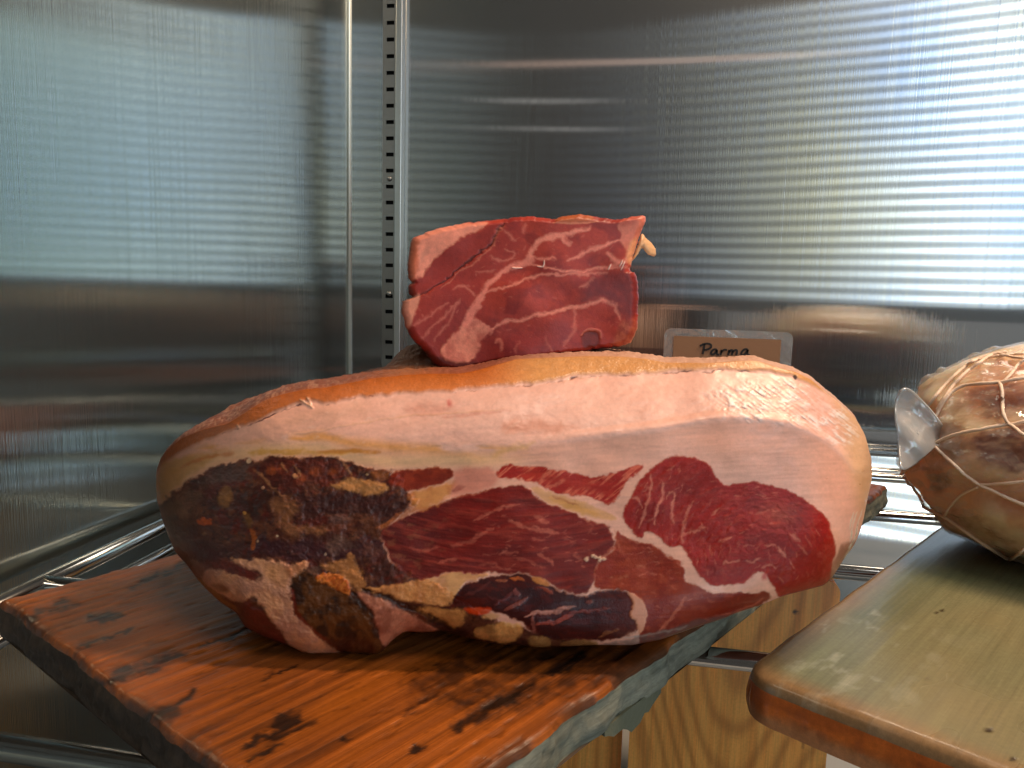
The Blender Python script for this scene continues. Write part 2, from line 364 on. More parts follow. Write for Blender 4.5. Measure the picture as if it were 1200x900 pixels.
# ------------------------------------------------------------------ painted boards
def wood_board(name, O, d1, d2, L1, L2, top, t, paint_top, M_top, edge_cols, label, n1=420, n2=190, rnd=.004, wob=.0, corner=0.):
    """board with corner O, long axis d1, short axis d2 (unit, horizontal); dense top sheet, rounded edges, worn sides"""
    O = np.array(O); d1 = np.array(d1); d2 = np.array(d2)
    th = thing(name, (O[0]+d1[0]*L1/2+d2[0]*L2/2, O[1]+d1[1]*L1/2+d2[1]*L2/2, top-t), label, 'wooden board')
    # rings: grid for top, then skirts going down with rounding
    a = np.linspace(0, 1, n1); b = np.linspace(0, 1, n2)
    A, B = np.meshgrid(a, b, indexing='ij')
    X = A*L1; Y = B*L2
    if corner:                                                         # round the plan corners
        cx = np.clip(X, corner, L1-corner); cy = np.clip(Y, corner, L2-corner)
        ex = (X-cx)/corner; ey = (Y-cy)/corner; m = np.maximum(np.abs(ex), np.abs(ey)); r = np.sqrt(ex*ex+ey*ey)
        s = np.where(r > 1e-6, m/np.maximum(r, 1e-6), 1); X = cx+ex*s*corner; Y = cy+ey*s*corner
    # edge wobble
    if wob:
        X = X+wob*(fbm(Y*40, X*0+3, 3, 5)-.5)*2*(np.abs(A-.5)*2)**8*np.sign(A-.5)
        Y = Y+wob*(fbm(X*40, Y*0+9, 3, 6)-.5)*2*(np.abs(B-.5)*2)**8*np.sign(B-.5)
    ed = np.minimum(np.minimum(A, 1-A)*L1, np.minimum(B, 1-B)*L2)
    Z = top-rnd*(1-np.sqrt(np.clip(1-(1-np.clip(ed/rnd, 0, 1))**2, 0, 1)))
    Pw = O[None, None, :2]+X[..., None]*d1[:2]+Y[..., None]*d2[:2]
    V = np.dstack([Pw, Z])
    px, py = proj(V.reshape(-1, 3))
    col, rough, dz = paint_top(px, py, X.ravel(), Y.ravel(), ed.ravel())
    V = V.reshape(-1, 3); V[:, 2] += dz
    idx = np.arange(n1*n2).reshape(n1, n2)
    F4 = np.stack([idx[:-1, :-1], idx[1:, :-1], idx[1:, 1:], idx[:-1, 1:]], -1).reshape(-1, 4)
    mesh_obj('top_face', V, F4, M_top, th, True, col, rough)
    # sides
    loops = [('edge_side', idx[0, ::-1], 0), ('edge_side', idx[:, 0], 1), ('edge_side', idx[-1, :], 2), ('edge_side', idx[::-1, -1], 3)]
    for nm, li, e in loops:
        top_v = V[li]; n = len(li); rows = 9; vv = []
        nd = {0: -d1, 1: -d2, 2: d1, 3: d2}[e]
        for k in range(rows):
            s = k/(rows-1); p = top_v.copy(); p[:, 2] = top_v[:, 2]*(1-s)+(top-t)*s
            u = np.arange(n)*.02
            off = (fbm(u*6, np.full(n, s*3.+e*5), 4, 11)-.5)*2*wob*1.4*np.sin(math.pi*s)**.5 + rnd*.5*math.sin(math.pi*s)*.5
            p[:, :2] += nd[:2]*off[:, None]; vv.append(p)
        vv = np.vstack(vv); ix = np.arange(rows*n).reshape(rows, n)
        ff = np.stack([ix[:-1, :-1], ix[1:, :-1], ix[1:, 1:], ix[:-1, 1:]], -1).reshape(-1, 4)
        s_ = np.repeat(np.linspace(0, 1, rows), n); un = np.tile(np.arange(n), rows)*.02
        c, rg = edge_cols(e, un, s_)
        mesh_obj(nm, vv, ff, M_top, th, True, c, rg)
    bb = [idx[0, 0], idx[-1, 0], idx[-1, -1], idx[0, -1]]
    mesh_obj('underside', [(*V[i][:2], top-t) for i in bb], [(3, 2, 1, 0)], M_top, th, False, np.tile(lin((70, 55, 42)), (4, 1)), np.full(4, .7))
    return th
ZT = ZS+.022
ax1 = np.array([.478, .878, 0.]); ax2 = np.array([.878, -.478, 0.])
def paint_left(px, py, X, Y, ed):
    p = Paint(px, py, (150, 66, 24), .50); p.n4 = .46+.25*p.n4
    g = fbm(X*9, Y*230, 4, 1); g2 = fbm(X*5, Y*60, 3, 2)
    ring = .5+.5*np.sin(2*math.pi*(Y*120+1.6*fbm(X*4, Y*7, 3, 8)+.5*g))
    base = lin((208, 112, 36))*(1-g2)[:, None]+lin((158, 80, 28))*g2[:, None]
    base = base*(.46+.26*ring*g+.2*g)[:, None]
    p.c = base; p.d = (ring*g-.3)*.0005
    # scattered dark pits and scorch along the grain
    st = .8*sst(.60, .78, fbm(X*9, Y*150, 5, 21)); st *= sst(.42, .66, fbm(X*9, Y*13, 3, 4))
    p.c = p.c*(1-st[:, None]*.82)+lin((34, 20, 13))*st[:, None]*.82; p.d -= st*.0004
    pit = sst(.70, .78, fbm(X*90, Y*260, 2, 44)); p.c *= (1-.3*pit)[:, None]; p.d -= pit*.0004
    # broad greyed old patches
    gy = sst(.5, .72, fbm(X*7, Y*16, 3, 61))*.35
    p.c = p.c*(1-gy[:, None])+lin((92, 66, 48))*gy[:, None]
    D = (30, 18, 12); BK = sst(.16, .42, fbm(X*22, Y*150, 4, 33))
    for pts, w in (([(18, 727), (50, 718), (92, 704)], 9), ([(104, 728), (125, 722), (142, 719)], 10), ([(104, 809), (130, 797), (156, 786), (190, 775), (218, 768)], 12),
                   ([(158, 852), (180, 838), (206, 829)], 17), ([(205, 826), (232, 808)], 6), ([(283, 872), (320, 862), (350, 850), (372, 842)], 8),
                   ([(318, 852), (335, 843), (352, 840)], 12), ([(286, 893), (330, 872)], 6), ([(402, 866), (412, 861)], 5), ([(60, 772), (78, 766)], 5), ([(484, 880), (494, 873)], 7),
                   ([(488, 832), (515, 822)], 8), ([(530, 853), (565, 836), (600, 818), (628, 798)], 12), ([(150, 690), (200, 668), (240, 650)], 5),
                   ([(90, 760), (130, 745), (160, 736)], 3), ([(230, 760), (300, 735)], 4), ([(300, 800), (345, 780)], 3), ([(470, 835), (540, 806)], 7), ([(640, 790), (690, 765)], 6)):
        p.stroke(pts, w*1.3, D, .95, 5, w*.35, .6, -.0005, brk=BK)
    p.poly([(455, 800), (520, 765), (640, 755), (770, 755), (735, 785), (690, 800), (640, 825), (590, 835), (520, 830)], (26, 15, 10), 12, 9, .8)  # dark stain before the ham, its shadow painted into the colour too
    wear = 1-sst(.0, .007, ed); wear *= sst(.35, .6, fbm(X*60, Y*60, 3, 7))
    p.c = p.c*(1-.75*wear[:, None])+lin((46, 32, 24))*.75*wear[:, None]
    p.r = .28+.2*g2
    return p.c, p.r, p.d-wear*.0012
def edge_left(e, u, s):
    n = fbm(u*1.2, s*7+e*9, 4, 3); n2 = fbm(u*2.5, s*16+e*9, 4, 5)
    if e == 3 or e == 2:
        c = lin((92, 96, 84))*(1-n)[:, None]+lin((134, 128, 110))*n[:, None]
        dk = sst(.55, .75, n2)[:, None]*.55
        c = c*(1-dk)+lin((66, 64, 54))*dk
    else:
        c = lin((46, 36, 29))*(1-n)[:, None]+lin((82, 64, 48))*n[:, None]
    return c, np.full(len(u), .75)
M_wood = wood_mat('worn_wood', (0, 0, -math.atan2(.878, .478)), .42, .27, .30)
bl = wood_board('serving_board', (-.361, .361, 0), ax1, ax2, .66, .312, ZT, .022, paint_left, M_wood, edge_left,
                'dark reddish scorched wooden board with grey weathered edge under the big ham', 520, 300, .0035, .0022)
# broken grey-green splinters hanging under its right edge
M_split = mat('weathered_splinter', (84, 84, 66), .8); add_bump(M_split, 180, .6, .002)
rnd = random.Random(4)
for s0, s1, h in ((.150, .205, .010), (.45, .50, .007), (.515, .55, .006)):
    n = 14; v = []; f = []
    for i in range(n):
        s = s0+(s1-s0)*i/(n-1); c = np.array([-.361, .361])+ax1[:2]*s+ax2[:2]*.312
        hh = h*math.sin(math.pi*(i+.3)/(n))**.5*(.6+.6*rnd.random()); wd = .014
        for (o, zz) in ((.0005, ZT-.0205), (.0008, ZT-.0225-hh), (-wd, ZT-.0225-hh*.7), (-wd, ZT-.0205)):
            v.append((c[0]+ax2[0]*o, c[1]+ax2[1]*o, zz))
    for i in range(n-1):
        for k in range(4): f.append((i*4+k, i*4+(k+1) % 4, i*4+4+(k+1) % 4, i*4+4+k))
    f += [(3, 2, 1, 0), tuple((n-1)*4+k for k in range(4))]
    mesh_obj('splinter', v, f, M_split, bl, False)

rb1 = np.array([.541, .841, 0.]); rb2 = np.array([.841, -.541, 0.])
def paint_right(px, py, X, Y, ed):
    p = Paint(px, py, (140, 122, 84), .3)
    g = fbm(X*6, Y*190, 4, 9); g2 = fbm(X*8, Y*11, 4, 12)
    c = lin((110, 120, 92))*(1-g2)[:, None]+lin((138, 122, 86))*g2[:, None]
    gn = sst(.42, .62, fbm(X*7+4, Y*9, 3, 30))[:, None]*.55
    c = c*(1-gn)+lin((92, 98, 68))*gn
    c = c*(.86+.25*g)[:, None]
    eg = 1-sst(.0, .020, ed+.008*(fbm(X*30, Y*30, 3, 2)-.5))
    c = c*(1-.6*eg[:, None])+lin((150, 100, 62))*.6*eg[:, None]
    p.c = c; p.d = (g-.5)*.0002
    # scuffed spot near the corner
    sc = sst(.55, .75, fbm(X*60, Y*140, 4, 15))*np.exp(-((X-.05)**2/.0035+(Y-.035)**2/.0012))
    p.c = p.c*(1-.35*sc[:, None])+lin((190, 190, 170))*.35*sc[:, None]
    for (x, y, r) in ((1158, 856, 7), (1085, 796, 4), (1098, 719, 3), (1104, 716, 3), (1187, 891, 6)):
        p.stroke([(x-r*.5, y), (x+r*.5, y-1)], r, (44, 26, 14), .9, 1.2, 1.2, .6, -.0006)
    for pts in ([(966, 742), (972, 728)], [(1018, 718), (1030, 722)], [(1016, 731), (1033, 735)], [(985, 800), (1003, 808)], [(1020, 790), (1036, 797)]):
        p.stroke(pts, 4, (190, 190, 172), .3, 4, 2.5)
    p.r = .18+.14*g2
    return p.c, p.r, p.d
def edge_right(e, u, s):
    n = fbm(u*2.2, s*5+e*7, 4, 13)
    c = lin((220, 112, 40))*(1-n)[:, None]+lin((160, 78, 32))*n[:, None]
    lo = sst(.35, .75, s+.35*(n-.5))[:, None]*.55
    c = c*(1-lo)+lin((196, 136, 84))*lo
    return c, np.full(len(u), .34)
M_lac = wood_mat('oiled_wood', (0, 0, -math.atan2(.841, .541)), .5, .13, .06)
M_pale = wood_mat('pale_wood', (0, math.pi/2, 0), .4, .16, .10)
wood_board('cutting_board', (.047, .374, 0), rb1, rb2, .52, .34, ZT+.001, .023, paint_right, M_lac, edge_right,
           'smooth olive brown board with rounded amber edge carrying the netted ham', 480, 340, .006, .0006, .020)

# two boards standing on the cabinet floor below the shelf
def standing_board(name, label, xa, xb, y, zt, tone, seed, corner=.012, yaw=0.):
    n = 150; w = xb-xa; h = zt-ZF; t = .018
    th = thing(name, ((xa+xb)/2, y, ZF), label, 'wooden board')
    A, B = np.meshgrid(np.linspace(0, 1, n), np.linspace(0, 1, int(n*1.8)), indexing='ij')
    X = A*w; Z = B*h
    cx = np.clip(X, corner, w-corner); cz = np.minimum(Z, h-corner)
    ex = (X-cx)/corner; ez = (Z-cz)/corner; m = np.maximum(np.abs(ex), np.abs(ez)); r = np.sqrt(ex*ex+ez*ez)
    s = np.where(r > 1e-6, m/np.maximum(r, 1e-6), 1); X = cx+ex*s*corner; Z = cz+ez*s*corner
    x = X.ravel(); zz = Z.ravel()
    ctr = w*.52
    q_ = np.sqrt(((x-ctr)*1.0)**2+.0004)*55 + (h-zz)*11 + 2.2*(fbm(x*12, zz*5, 3, seed)-.5) - 6*np.abs(fbm(x*5, zz*3, 2, seed+3)-.5)
    ring = .5+.5*np.sin(2*math.pi*q_); ring = ring**2.2
    g = fbm(x*330, zz*14, 3, seed+5)
    c = lin(tone[0])*(1-g)[:, None]+lin(tone[1])*g[:, None]
    c = c*(1-.42*ring[:, None])+lin(tone[2])*.42*ring[:, None]
    px, py = proj(np.stack([xa+x, np.full(x.size, y), ZF+zz], 1))
    p = Paint(px, py, (0, 0, 0)); p.c = c
    p.stroke([(930, 717), (935, 719)], 5, (30, 18, 12), .95, .8, 1)
    p.stroke([(941, 862), (941, 878)], 3, (70, 40, 22), .6, .8, 1)
    V = np.stack([xa+x, np.full(x.size, y), ZF+zz], 1)
    sh_ = A.shape; idx = np.arange(x.size).reshape(sh_)
    F4 = np.stack([idx[:-1, :-1], idx[1:, :-1], idx[1:, 1:], idx[:-1, 1:]], -1).reshape(-1, 4)
    mesh_obj('front_face', V, F4, M_pale, th, True, p.c, np.full(len(V), .42))
    per = np.concatenate([idx[0, :], idx[:, -1][1:], idx[-1, ::-1][1:]])
    v0 = V[per]; v1 = v0.copy(); v1[:, 1] += t; n_ = len(per); vv = np.vstack([v0, v1])
    ff = np.stack([np.arange(n_-1), np.arange(1, n_), np.arange(1, n_)+n_, np.arange(n_-1)+n_], -1)
    mesh_obj('edge_side', vv, ff, M_pale, th, True, np.tile(lin(tone[1]), (len(vv), 1)), np.full(len(vv), .5))
    vb = V.copy(); vb[:, 1] += t
    mesh_obj('back_face', vb, F4[:, ::-1].copy(), M_pale, th, True, p.c, np.full(len(V), .5))
yl = .70
pr = ony(986, 682, yl); pl_ = ony(738, 850, yl)
standing_board('standing_board', 'honey coloured board with arched grain standing under the wire shelf', float(pl_[0]), float(pr[0]), yl, float(pr[2]), ((255, 186, 96), (248, 156, 68), (150, 74, 26)), 3)
pl2 = ony(690, 850, yl+.022)
standing_board('standing_board', 'narrow pale yellow board standing beside the arched grain board', float(pl2[0])-.08, float(ony(729, 860, yl+.03)[0]), yl+.03, -.27, ((255, 192, 100), (248, 160, 72), (200, 120, 50)), 9)

# ------------------------------------------------------------------ the large cut ham
TOPR = [(183, 556), (184, 549), (187, 541), (191, 534), (196, 527), (213, 513), (238, 503), (267, 496), (280, 488), (295, 478), (310, 469), (330, 462), (357, 456), (380, 454), (407, 449), (438, 443),
        (480, 439), (503, 438), (537, 438), (555, 435), (580, 428), (605, 421), (647, 419), (688, 417.5), (730, 418), (760, 421), (780, 425), (833, 425.5), (873, 422.5), (888, 423), (905, 429),
        (932, 436), (951, 445), (969, 461), (981, 470), (1002, 489), (1014, 510), (1018, 526), (1022, 540), (1022, 552)]
SIL = [(183, 554), (187, 540), (196, 525), (205, 512), (220, 497), (235, 487), (255, 475), (278, 466), (300, 461), (327, 455), (360, 447), (380, 444), (412, 438), (443, 431), (452, 423), (462, 412), (474, 405), (488, 404),
       (500, 409), (520, 412), (560, 410), (620, 407), (690, 407), (718, 409), (738, 412.5), (760, 418.5), (780, 423), (822, 425), (873, 423), (905, 429.5), (969, 461), (1022, 540)]
BOT = [(183, 572), (184, 587), (189, 605), (195, 623), (205, 647), (220, 663), (230, 677), (243, 692), (257, 705), (277, 718), (287, 735), (313, 748), (342, 758), (353, 764), (363, 767), (384, 766), (405, 765), (440, 768),
       (450, 762), (458, 752), (468, 744), (475, 740), (497, 741), (520, 739), (543, 746), (560, 750), (580, 755), (610, 756), (630, 759), (667, 757.5), (697, 756), (740, 756), (773, 750), (807, 738), (847, 725), (863, 718),
       (890, 709.5), (919, 698), (943, 692), (966, 686), (976, 676), (991, 652), (1002, 638), (1011, 614), (1017, 582), (1021, 566), (1022, 556)]
CREASE = [(183, 556), (230, 535), (300, 520), (400, 523), (500, 530), (580, 527), (700, 513), (780, 505), (840, 490), (896, 494), (936, 500), (970, 512), (985, 535), (1000, 560), (1022, 556)]
_sm = {}
def interp(t, x):
    k = id(t)
    if k not in _sm:                                                   # outline as a smooth curve, no kinks
        a = np.array(t, float); g = np.arange(100, 1110, .5); y = np.interp(g, a[:, 0], a[:, 1]); sg = 26. if t is CREASE else 2.2
        w = np.exp(-.5*(np.arange(-140, 141)*.5/sg)**2); w /= w.sum(); ys = np.convolve(np.pad(y, 140, 'edge'), w, 'valid')
        e = np.clip(np.minimum(g-a[0, 0], a[-1, 0]-g)/(60 if t is CREASE else 14), 0, 1); _sm[k] = (g, y*(1-e)+ys*e, t)
    return np.interp(x, _sm[k][0], _sm[k][1])
x0, x1 = 183.0, 1022.0
NU, NV = 760, 330
uu = np.linspace(0, 1, NU)
ue = uu+.0 ; 
# denser columns toward the rounded ends
xs = x0+(x1-x0)*(.80*uu+.20*(.5-.5*np.cos(math.pi*uu)))
yt = interp(TOPR, xs); yb = np.maximum(interp(BOT, xs), yt+3); yk = np.clip(interp(CREASE, xs), yt+2, yb-2)
ysil = np.minimum(interp(SIL, xs), yt)
vv_ = np.linspace(0, 1, NV)
PX = np.repeat(xs[:, None], NV, 1); PY = yb[:, None]+(yt-yb)[:, None]*vv_[None, :]
D0 = .371
def ham_depth(PX, PY):
    yb_ = interp(BOT, PX); yk_ = interp(CREASE, PX)
    D = D0+.010*np.clip((740-PY)/300, -1, 1.2)
    wl = np.clip((350-PX)/(350-x0), 0, 1); D = D+.075*(1-np.sqrt(np.clip(1-wl**2.4, 0, 1)))
    wr = np.clip((PX-915)/(x1-915), 0, 1); D = D+.060*(1-np.sqrt(np.clip(1-wr**2.4, 0, 1)))
    b = np.clip((yb_-PY)/70, 0, 1); D = D+.018*(1-np.sqrt(np.clip(1-(1-b)**2.2, 0, 1)))
    up = np.clip(yk_-PY, 0, None); cz_ = sst(520, 800, PX)
    D = D+.00042*((.62*up+.0022*up*up)*sst(0, 14, up)*cz_+.0062*up*up*(1-cz_))*np.clip(1.25-.6*wr, 0, 1)
    return D
DD = ham_depth(PX, PY)
# gentle large lumps
DD = DD+.004*(fbm(PX/120, PY/90, 3, 50)-.5)*sst(0, .1, vv_)[None, :]

FAT = (237, 168, 141)
hp = Paint(PX, PY, FAT, .40); hp.n4 = .34+.36*hp.n4
K = dict(fat=0, rind=1)
X, Y = hp.x, hp.y
# fat: pink above the crease, peach below, more orange to the left, cream near the lean
n1 = fbm(X/60, Y/16, 4, 5); n2 = fbm(X/9, Y/4.5, 4, 6)
ykp = interp(CREASE, X)
above = 1-sst(-3, 5, Y-ykp)
hp.c = hp.c*(1-above[:, None])+lin((237, 180, 160))*above[:, None]
left = 1-sst(250, 560, X); hp.c = hp.c*(1-.55*left[:, None])+lin((228, 150, 108))*.55*left[:, None]
hp.c = hp.c*(1-.24*n1[:, None])+lin((230, 146, 116))*.24*n1[:, None]
hp.c *= (.93+.14*n2)[:, None]
mtop = interp([(183, 588), (213, 570), (227, 557), (250, 547), (273, 540), (300, 537), (378, 533), (412, 544), (463, 549), (527, 547), (583, 547), (683, 557), (757, 546), (797, 533), (832, 545), (850, 569), (886, 565), (928, 576), (966, 604), (1022, 650)], X)
near = np.exp(-((Y-mtop+8)/9)**2)*(1-sst(560, 640, X)); hp.c = hp.c*(1-.7*near[:, None])+lin((232, 178, 124))*.7*near[:, None]
yel = np.exp(-((Y-(mtop-22+3*np.sin(X/40)))/6.5)**2)*(1-sst(560, 660, X))*sst(.3, .6, fbm(X/45, Y/9, 3, 9)); hp.c = hp.c*(1-.75*yel[:, None])+lin((226, 146, 58))*.75*yel[:, None]
pk = np.exp(-((Y-mtop+6)/16)**2)*sst(640, 800, X); hp.c = hp.c*(1-.45*pk[:, None])+lin((242, 178, 156))*.45*pk[:, None]
endy = sst(985, 1012, X-.25*(Y-560)*(Y < 640)); hp.c = hp.c*(1-.6*endy[:, None])+lin((214, 164, 104))*.6*endy[:, None]
# left end: yellowish fat curling to the crust
hp.poly([(183, 590), (184, 555), (190, 543), (210, 535), (240, 530), (262, 533), (240, 543), (222, 556), (205, 572), (194, 585)], (206, 142, 74), 4, 3, .85)
hp.stroke([(212, 548), (232, 538), (262, 532), (275, 531)], 4, (196, 104, 40), .7, 2, 1.6)
hp.stroke([(291, 530), (330, 530), (372, 530), (440, 530)], 6, (208, 142, 52), .8, 2, 2)
hp.stroke([(372, 529), (410, 528), (446, 530)], 5, (200, 118, 36), .8, 1, 1.6)
# scored line and colour streaks in the fat
hp.stroke([(338, 511), (372, 505), (420, 496), (470, 488), (530, 484), (600, 478)], 2.2, (226, 164, 132), .8, 1.5, 1, d=.0004)
hp.stroke([(520, 489), (560, 483), (600, 481)], 3, (204, 100, 74), .4, 2, 2)
hp.poly([(470, 478), (505, 472), (540, 474), (520, 486), (485, 488)], (210, 112, 80), 7, 4, .35)
hp.poly([(585, 495), (625, 487), (650, 497), (690, 503), (640, 508), (590, 507)], (206, 116, 78), 6, 4, .55)
hp.poly([(523, 469), (528, 467), (532, 473), (526, 477)], (206, 70, 60), 3, 2, .75)
hp.poly([(575, 530), (600, 520), (640, 518), (600, 528), (580, 540)], (222, 160, 88), 5, 4, .7)
hp.poly([(330, 490), (400, 475), (440, 478), (400, 492), (340, 500)], (190, 138, 108), 8, 5, .35)
# white flecks
rs = random.Random(12)
for _ in range(110):
    fx = rs.uniform(300, 860); fy = rs.uniform(452, 525)
    if fy < interp(TOPR, fx)+26 or fy > interp(CREASE, fx)-3: continue
    hp.stroke([(fx, fy), (fx+rs.uniform(2, 9), fy+rs.uniform(-1.5, 1)-1)], rs.uniform(1, 3), (232, 182, 158), rs.uniform(.2, .6), 3.5, 1.4)
# wrinkled pale patch at upper right
i, m, sd = hp.mask([(838, 472), (843, 488), (896, 494), (936, 500), (966, 510), (984, 524), (1002, 518), (1006, 503), (990, 479), (970, 464), (928, 444), (886, 440), (846, 448), (820, 458)], 14, 7)
xa = (hp.x[i]*.80+hp.y[i]*.60); ya = (-hp.x[i]*.60+hp.y[i]*.80)
wr = fbm(xa/15+2*hp.wx[i]*.3, ya/2.1, 4, 88); wr2 = fbm(hp.x[i]/4, hp.y[i]/3, 4, 90); big = sst(.30, .60, fbm(hp.x[i]/26, hp.y[i]/13, 3, 93))
ww = sst(.36, .66, wr*.6+wr2*.4)*(.35+.65*big); m = m*sst(.2, .8, m+.5*(wr2-.5))
hp.put(i, m*ww*.85, (240, 224, 216)); hp.put(i, m*(1-ww)*.25, (204, 126, 104)); hp.d[i] += m*(ww-.5)*.0006; hp.r[i] += m*(.30-hp.r[i])

hp.r = .22+.34*fbm(X/14, Y/10, 4, 400)
hp.d += (fbm(X/40+Y/9, Y/5, 3, 403)-.5)*.00016*(1-above)+(fbm(X/12, Y/7, 4, 404)-.5)*.0004*above
hp.c *= (.94+.12*fbm(X/30+Y/8, Y/7, 4, 405))[:, None]
# ---- lean and crust regions (class numbers become separate parts)
CRUST, CEN, STRIP, LOIN, SHANK, DARK, OVAL, KNOB = 2, 3, 4, 5, 6, 7, 8, 9
crust = [(176, 592), (186, 590), (197, 583), (213, 570), (227, 557), (250, 547), (273, 540), (300, 537), (347, 536), (378, 532), (398, 537), (412, 544), (430, 547), (463, 550), (478, 575), (492, 590), (470, 604), (446, 620), (450, 650), (475, 672), (507, 682), (540, 700), (560, 720), (640, 745), (700, 752), (720, 765),
         (660, 800), (440, 820), (270, 800), (190, 740), (150, 670), (150, 600)]
hp.poly(crust, (74, 36, 28), 2.2, 4, 1, .40, .0006, CRUST)
ci, cm, csd = hp.mask(crust, 3, 4)
cn = fbm(hp.x[ci]/26, hp.y[ci]/15, 5, 101); cn2 = fbm(hp.x[ci]/9, hp.y[ci]/8, 5, 102); cn3 = fbm(hp.x[ci]/13, hp.y[ci]/9, 4, 103)
hp.put(ci, cm*sst(.5, .72, cn)*.7, (104, 58, 36)); hp.put(ci, cm*sst(.54, .78, cn2)*.38, (134, 84, 58)); hp.put(ci, cm*sst(.56, .74, cn3)*.55, (98, 30, 18))
hp.put(ci, cm*sst(.6, .75, fbm(hp.x[ci]/5, hp.y[ci]/4, 4, 105))*.5, (32, 17, 14))
hp.d[ci] += cm*((cn2-.5)*.0012+(fbm(hp.x[ci]/3.5, hp.y[ci]/3.5, 3, 104)-.5)*.0004)
hp.poly([(226, 560), (248, 550), (275, 543), (300, 542), (302, 552), (280, 562), (256, 566), (235, 572)], (92, 66, 58), 5, 5, .7)
hp.poly([(190, 596), (205, 582), (225, 572), (238, 580), (226, 592), (220, 608), (206, 606), (196, 604)], (128, 92, 70), 5, 6, .65)
hp.poly([(205, 598), (218, 590), (224, 600), (212, 611)], (150, 108, 84), 3, 3, .6)
hp.poly([(260, 572), (269, 567), (273, 592), (262, 596), (255, 584)], (152, 104, 60), 3, 3, .85, d=.0004)
hp.poly([(230, 610), (240, 606), (248, 607), (246, 613), (239, 617)], (188, 84, 32), 1.6, 3, .95, d=.0008)
hp.poly([(292, 545), (320, 540), (378, 536), (400, 545), (412, 556), (385, 566), (340, 574), (312, 566), (298, 558)], (108, 42, 26), 4, 5, .85, mottle=.2, msc=11, mcol=(78, 30, 22))
for x, y, r in ((317, 552, 9), (368, 552, 11), (352, 560, 7), (330, 548, 5), (392, 553, 8)): hp.poly([(x-r, y), (x, y-r*.7), (x+r, y), (x, y+r*.7)], (156, 74, 34), 3, 3, .6)
for pts in ([(298, 550), (312, 562), (324, 574), (334, 580)], [(345, 545), (350, 556), (346, 562)], [(398, 536), (408, 548), (411, 560)], [(330, 543), (338, 556)]): hp.stroke(pts, 2.6, (168, 112, 76), .7, 3, 1.2, d=.0005)
hp.poly([(288, 540), (292, 536), (295, 541), (290, 544)], (226, 186, 150), 1, 1, .9)
hp.poly([(322, 576), (342, 578), (352, 590), (351, 602), (340, 606), (343, 616), (362, 620), (382, 616), (380, 626), (352, 628), (334, 622), (326, 604), (318, 592)], (140, 90, 56), 4, 6, .72)
hp.poly([(300, 572), (330, 566), (322, 580), (318, 600), (298, 606), (276, 598), (284, 580)], (48, 26, 18), 5, 4, .7)
hp.poly([(383, 568), (410, 562), (423, 563), (450, 565), (459, 573), (447, 580), (425, 581), (407, 574), (392, 572)], (190, 130, 76), 2, 3, .95, d=.0006)
hp.poly([(432, 550), (458, 550), (455, 562), (436, 562)], (156, 88, 44), 3, 3, .7)
hp.poly([(345, 580), (400, 577), (430, 583), (472, 582), (488, 592), (455, 604), (400, 600), (352, 604)], (58, 28, 26), 4, 5, .85)
hp.poly([(386, 606), (402, 600), (410, 606), (398, 614), (384, 613)], (114, 84, 78), 5, 5, .65)
hp.poly([(378, 618), (400, 612), (425, 610), (400, 622), (380, 626)], (122, 66, 44), 4, 5, .6)
hp.poly([(300, 632), (340, 630), (400, 640), (444, 625), (450, 660), (410, 655), (380, 656), (330, 656), (285, 648)], (60, 30, 36), 5, 5, .85)
hp.poly([(380, 636), (392, 630), (416, 634), (420, 646), (400, 642), (392, 652), (382, 648)], (120, 88, 76), 5, 6, .6)
hp.poly([(424, 640), (432, 636), (446, 648), (440, 656), (426, 654)], (116, 68, 54), 4, 6, .55)
hp.stroke([(295, 622), (297, 634), (295, 644)], 6, (168, 88, 38), .8, 3, 1.6)
hp.stroke([(288, 602), (294, 612), (292, 618)], 8, (112, 76, 42), .7, 4, 2)
for x, y, r, c in ((325, 628, 2, (206, 172, 140)), (302, 635, 2, (190, 150, 120)), (308, 571, 3, (190, 140, 110)), (381, 650, 2, (190, 160, 140)), (345, 558, 4, (190, 132, 92)), (430, 556, 2, (200, 160, 120)), (287, 601, 3, (196, 138, 70)), (240, 626, 3, (120, 80, 50))):
    hp.poly([(x-r, y), (x, y-r), (x+r, y), (x, y+r)], c, .8, 1, .9, d=.0006)
# left lower red and fat strips
hp.poly([(195, 612), (215, 628), (245, 640), (275, 650), (262, 660), (235, 664), (212, 652), (200, 635)], (66, 24, 24), 5, 5, .7)
hp.poly([(222, 664), (240, 658), (270, 656), (300, 668), (300, 690), (290, 706), (310, 715), (327, 741), (342, 760), (290, 740), (270, 712), (232, 680)], (112, 42, 30), 4, 4, .9)
hp.poly([(222, 655), (232, 655), (242, 664), (246, 674), (236, 680), (224, 668)], (150, 112, 98), 4, 4, .6)
fatc = (228, 166, 124)
hp.poly([(264, 656), (290, 654), (313, 658), (337, 659), (364, 657), (358, 668), (343, 677), (337, 687), (343, 703), (348, 723), (362, 738), (380, 750), (398, 761), (405, 772), (362, 772), (341, 757), (327, 739), (315, 723), (307, 706), (300, 697), (288, 706), (272, 704), (252, 694), (234, 682), (240, 668), (262, 670), (284, 678), (304, 682), (308, 676), (292, 666)],
        fatc, 2.4, 4, .97, .40, .0010, mottle=.22, msc=16, mcol=(206, 150, 124))
hp.poly([(310, 662), (340, 662), (338, 676), (334, 690), (322, 690), (314, 676)], (196, 136, 84), 6, 4, .6)
hp.poly([(336, 660), (362, 658), (356, 668), (342, 676), (334, 668)], (170, 92, 48), 4, 3, .6)
hp.poly([(270, 662), (284, 662), (302, 670), (306, 678), (288, 675)], (96, 34, 28), 3, 3, .85)
hp.poly([(246, 684), (258, 682), (270, 690), (262, 696)], (120, 66, 36), 3, 3, .75)
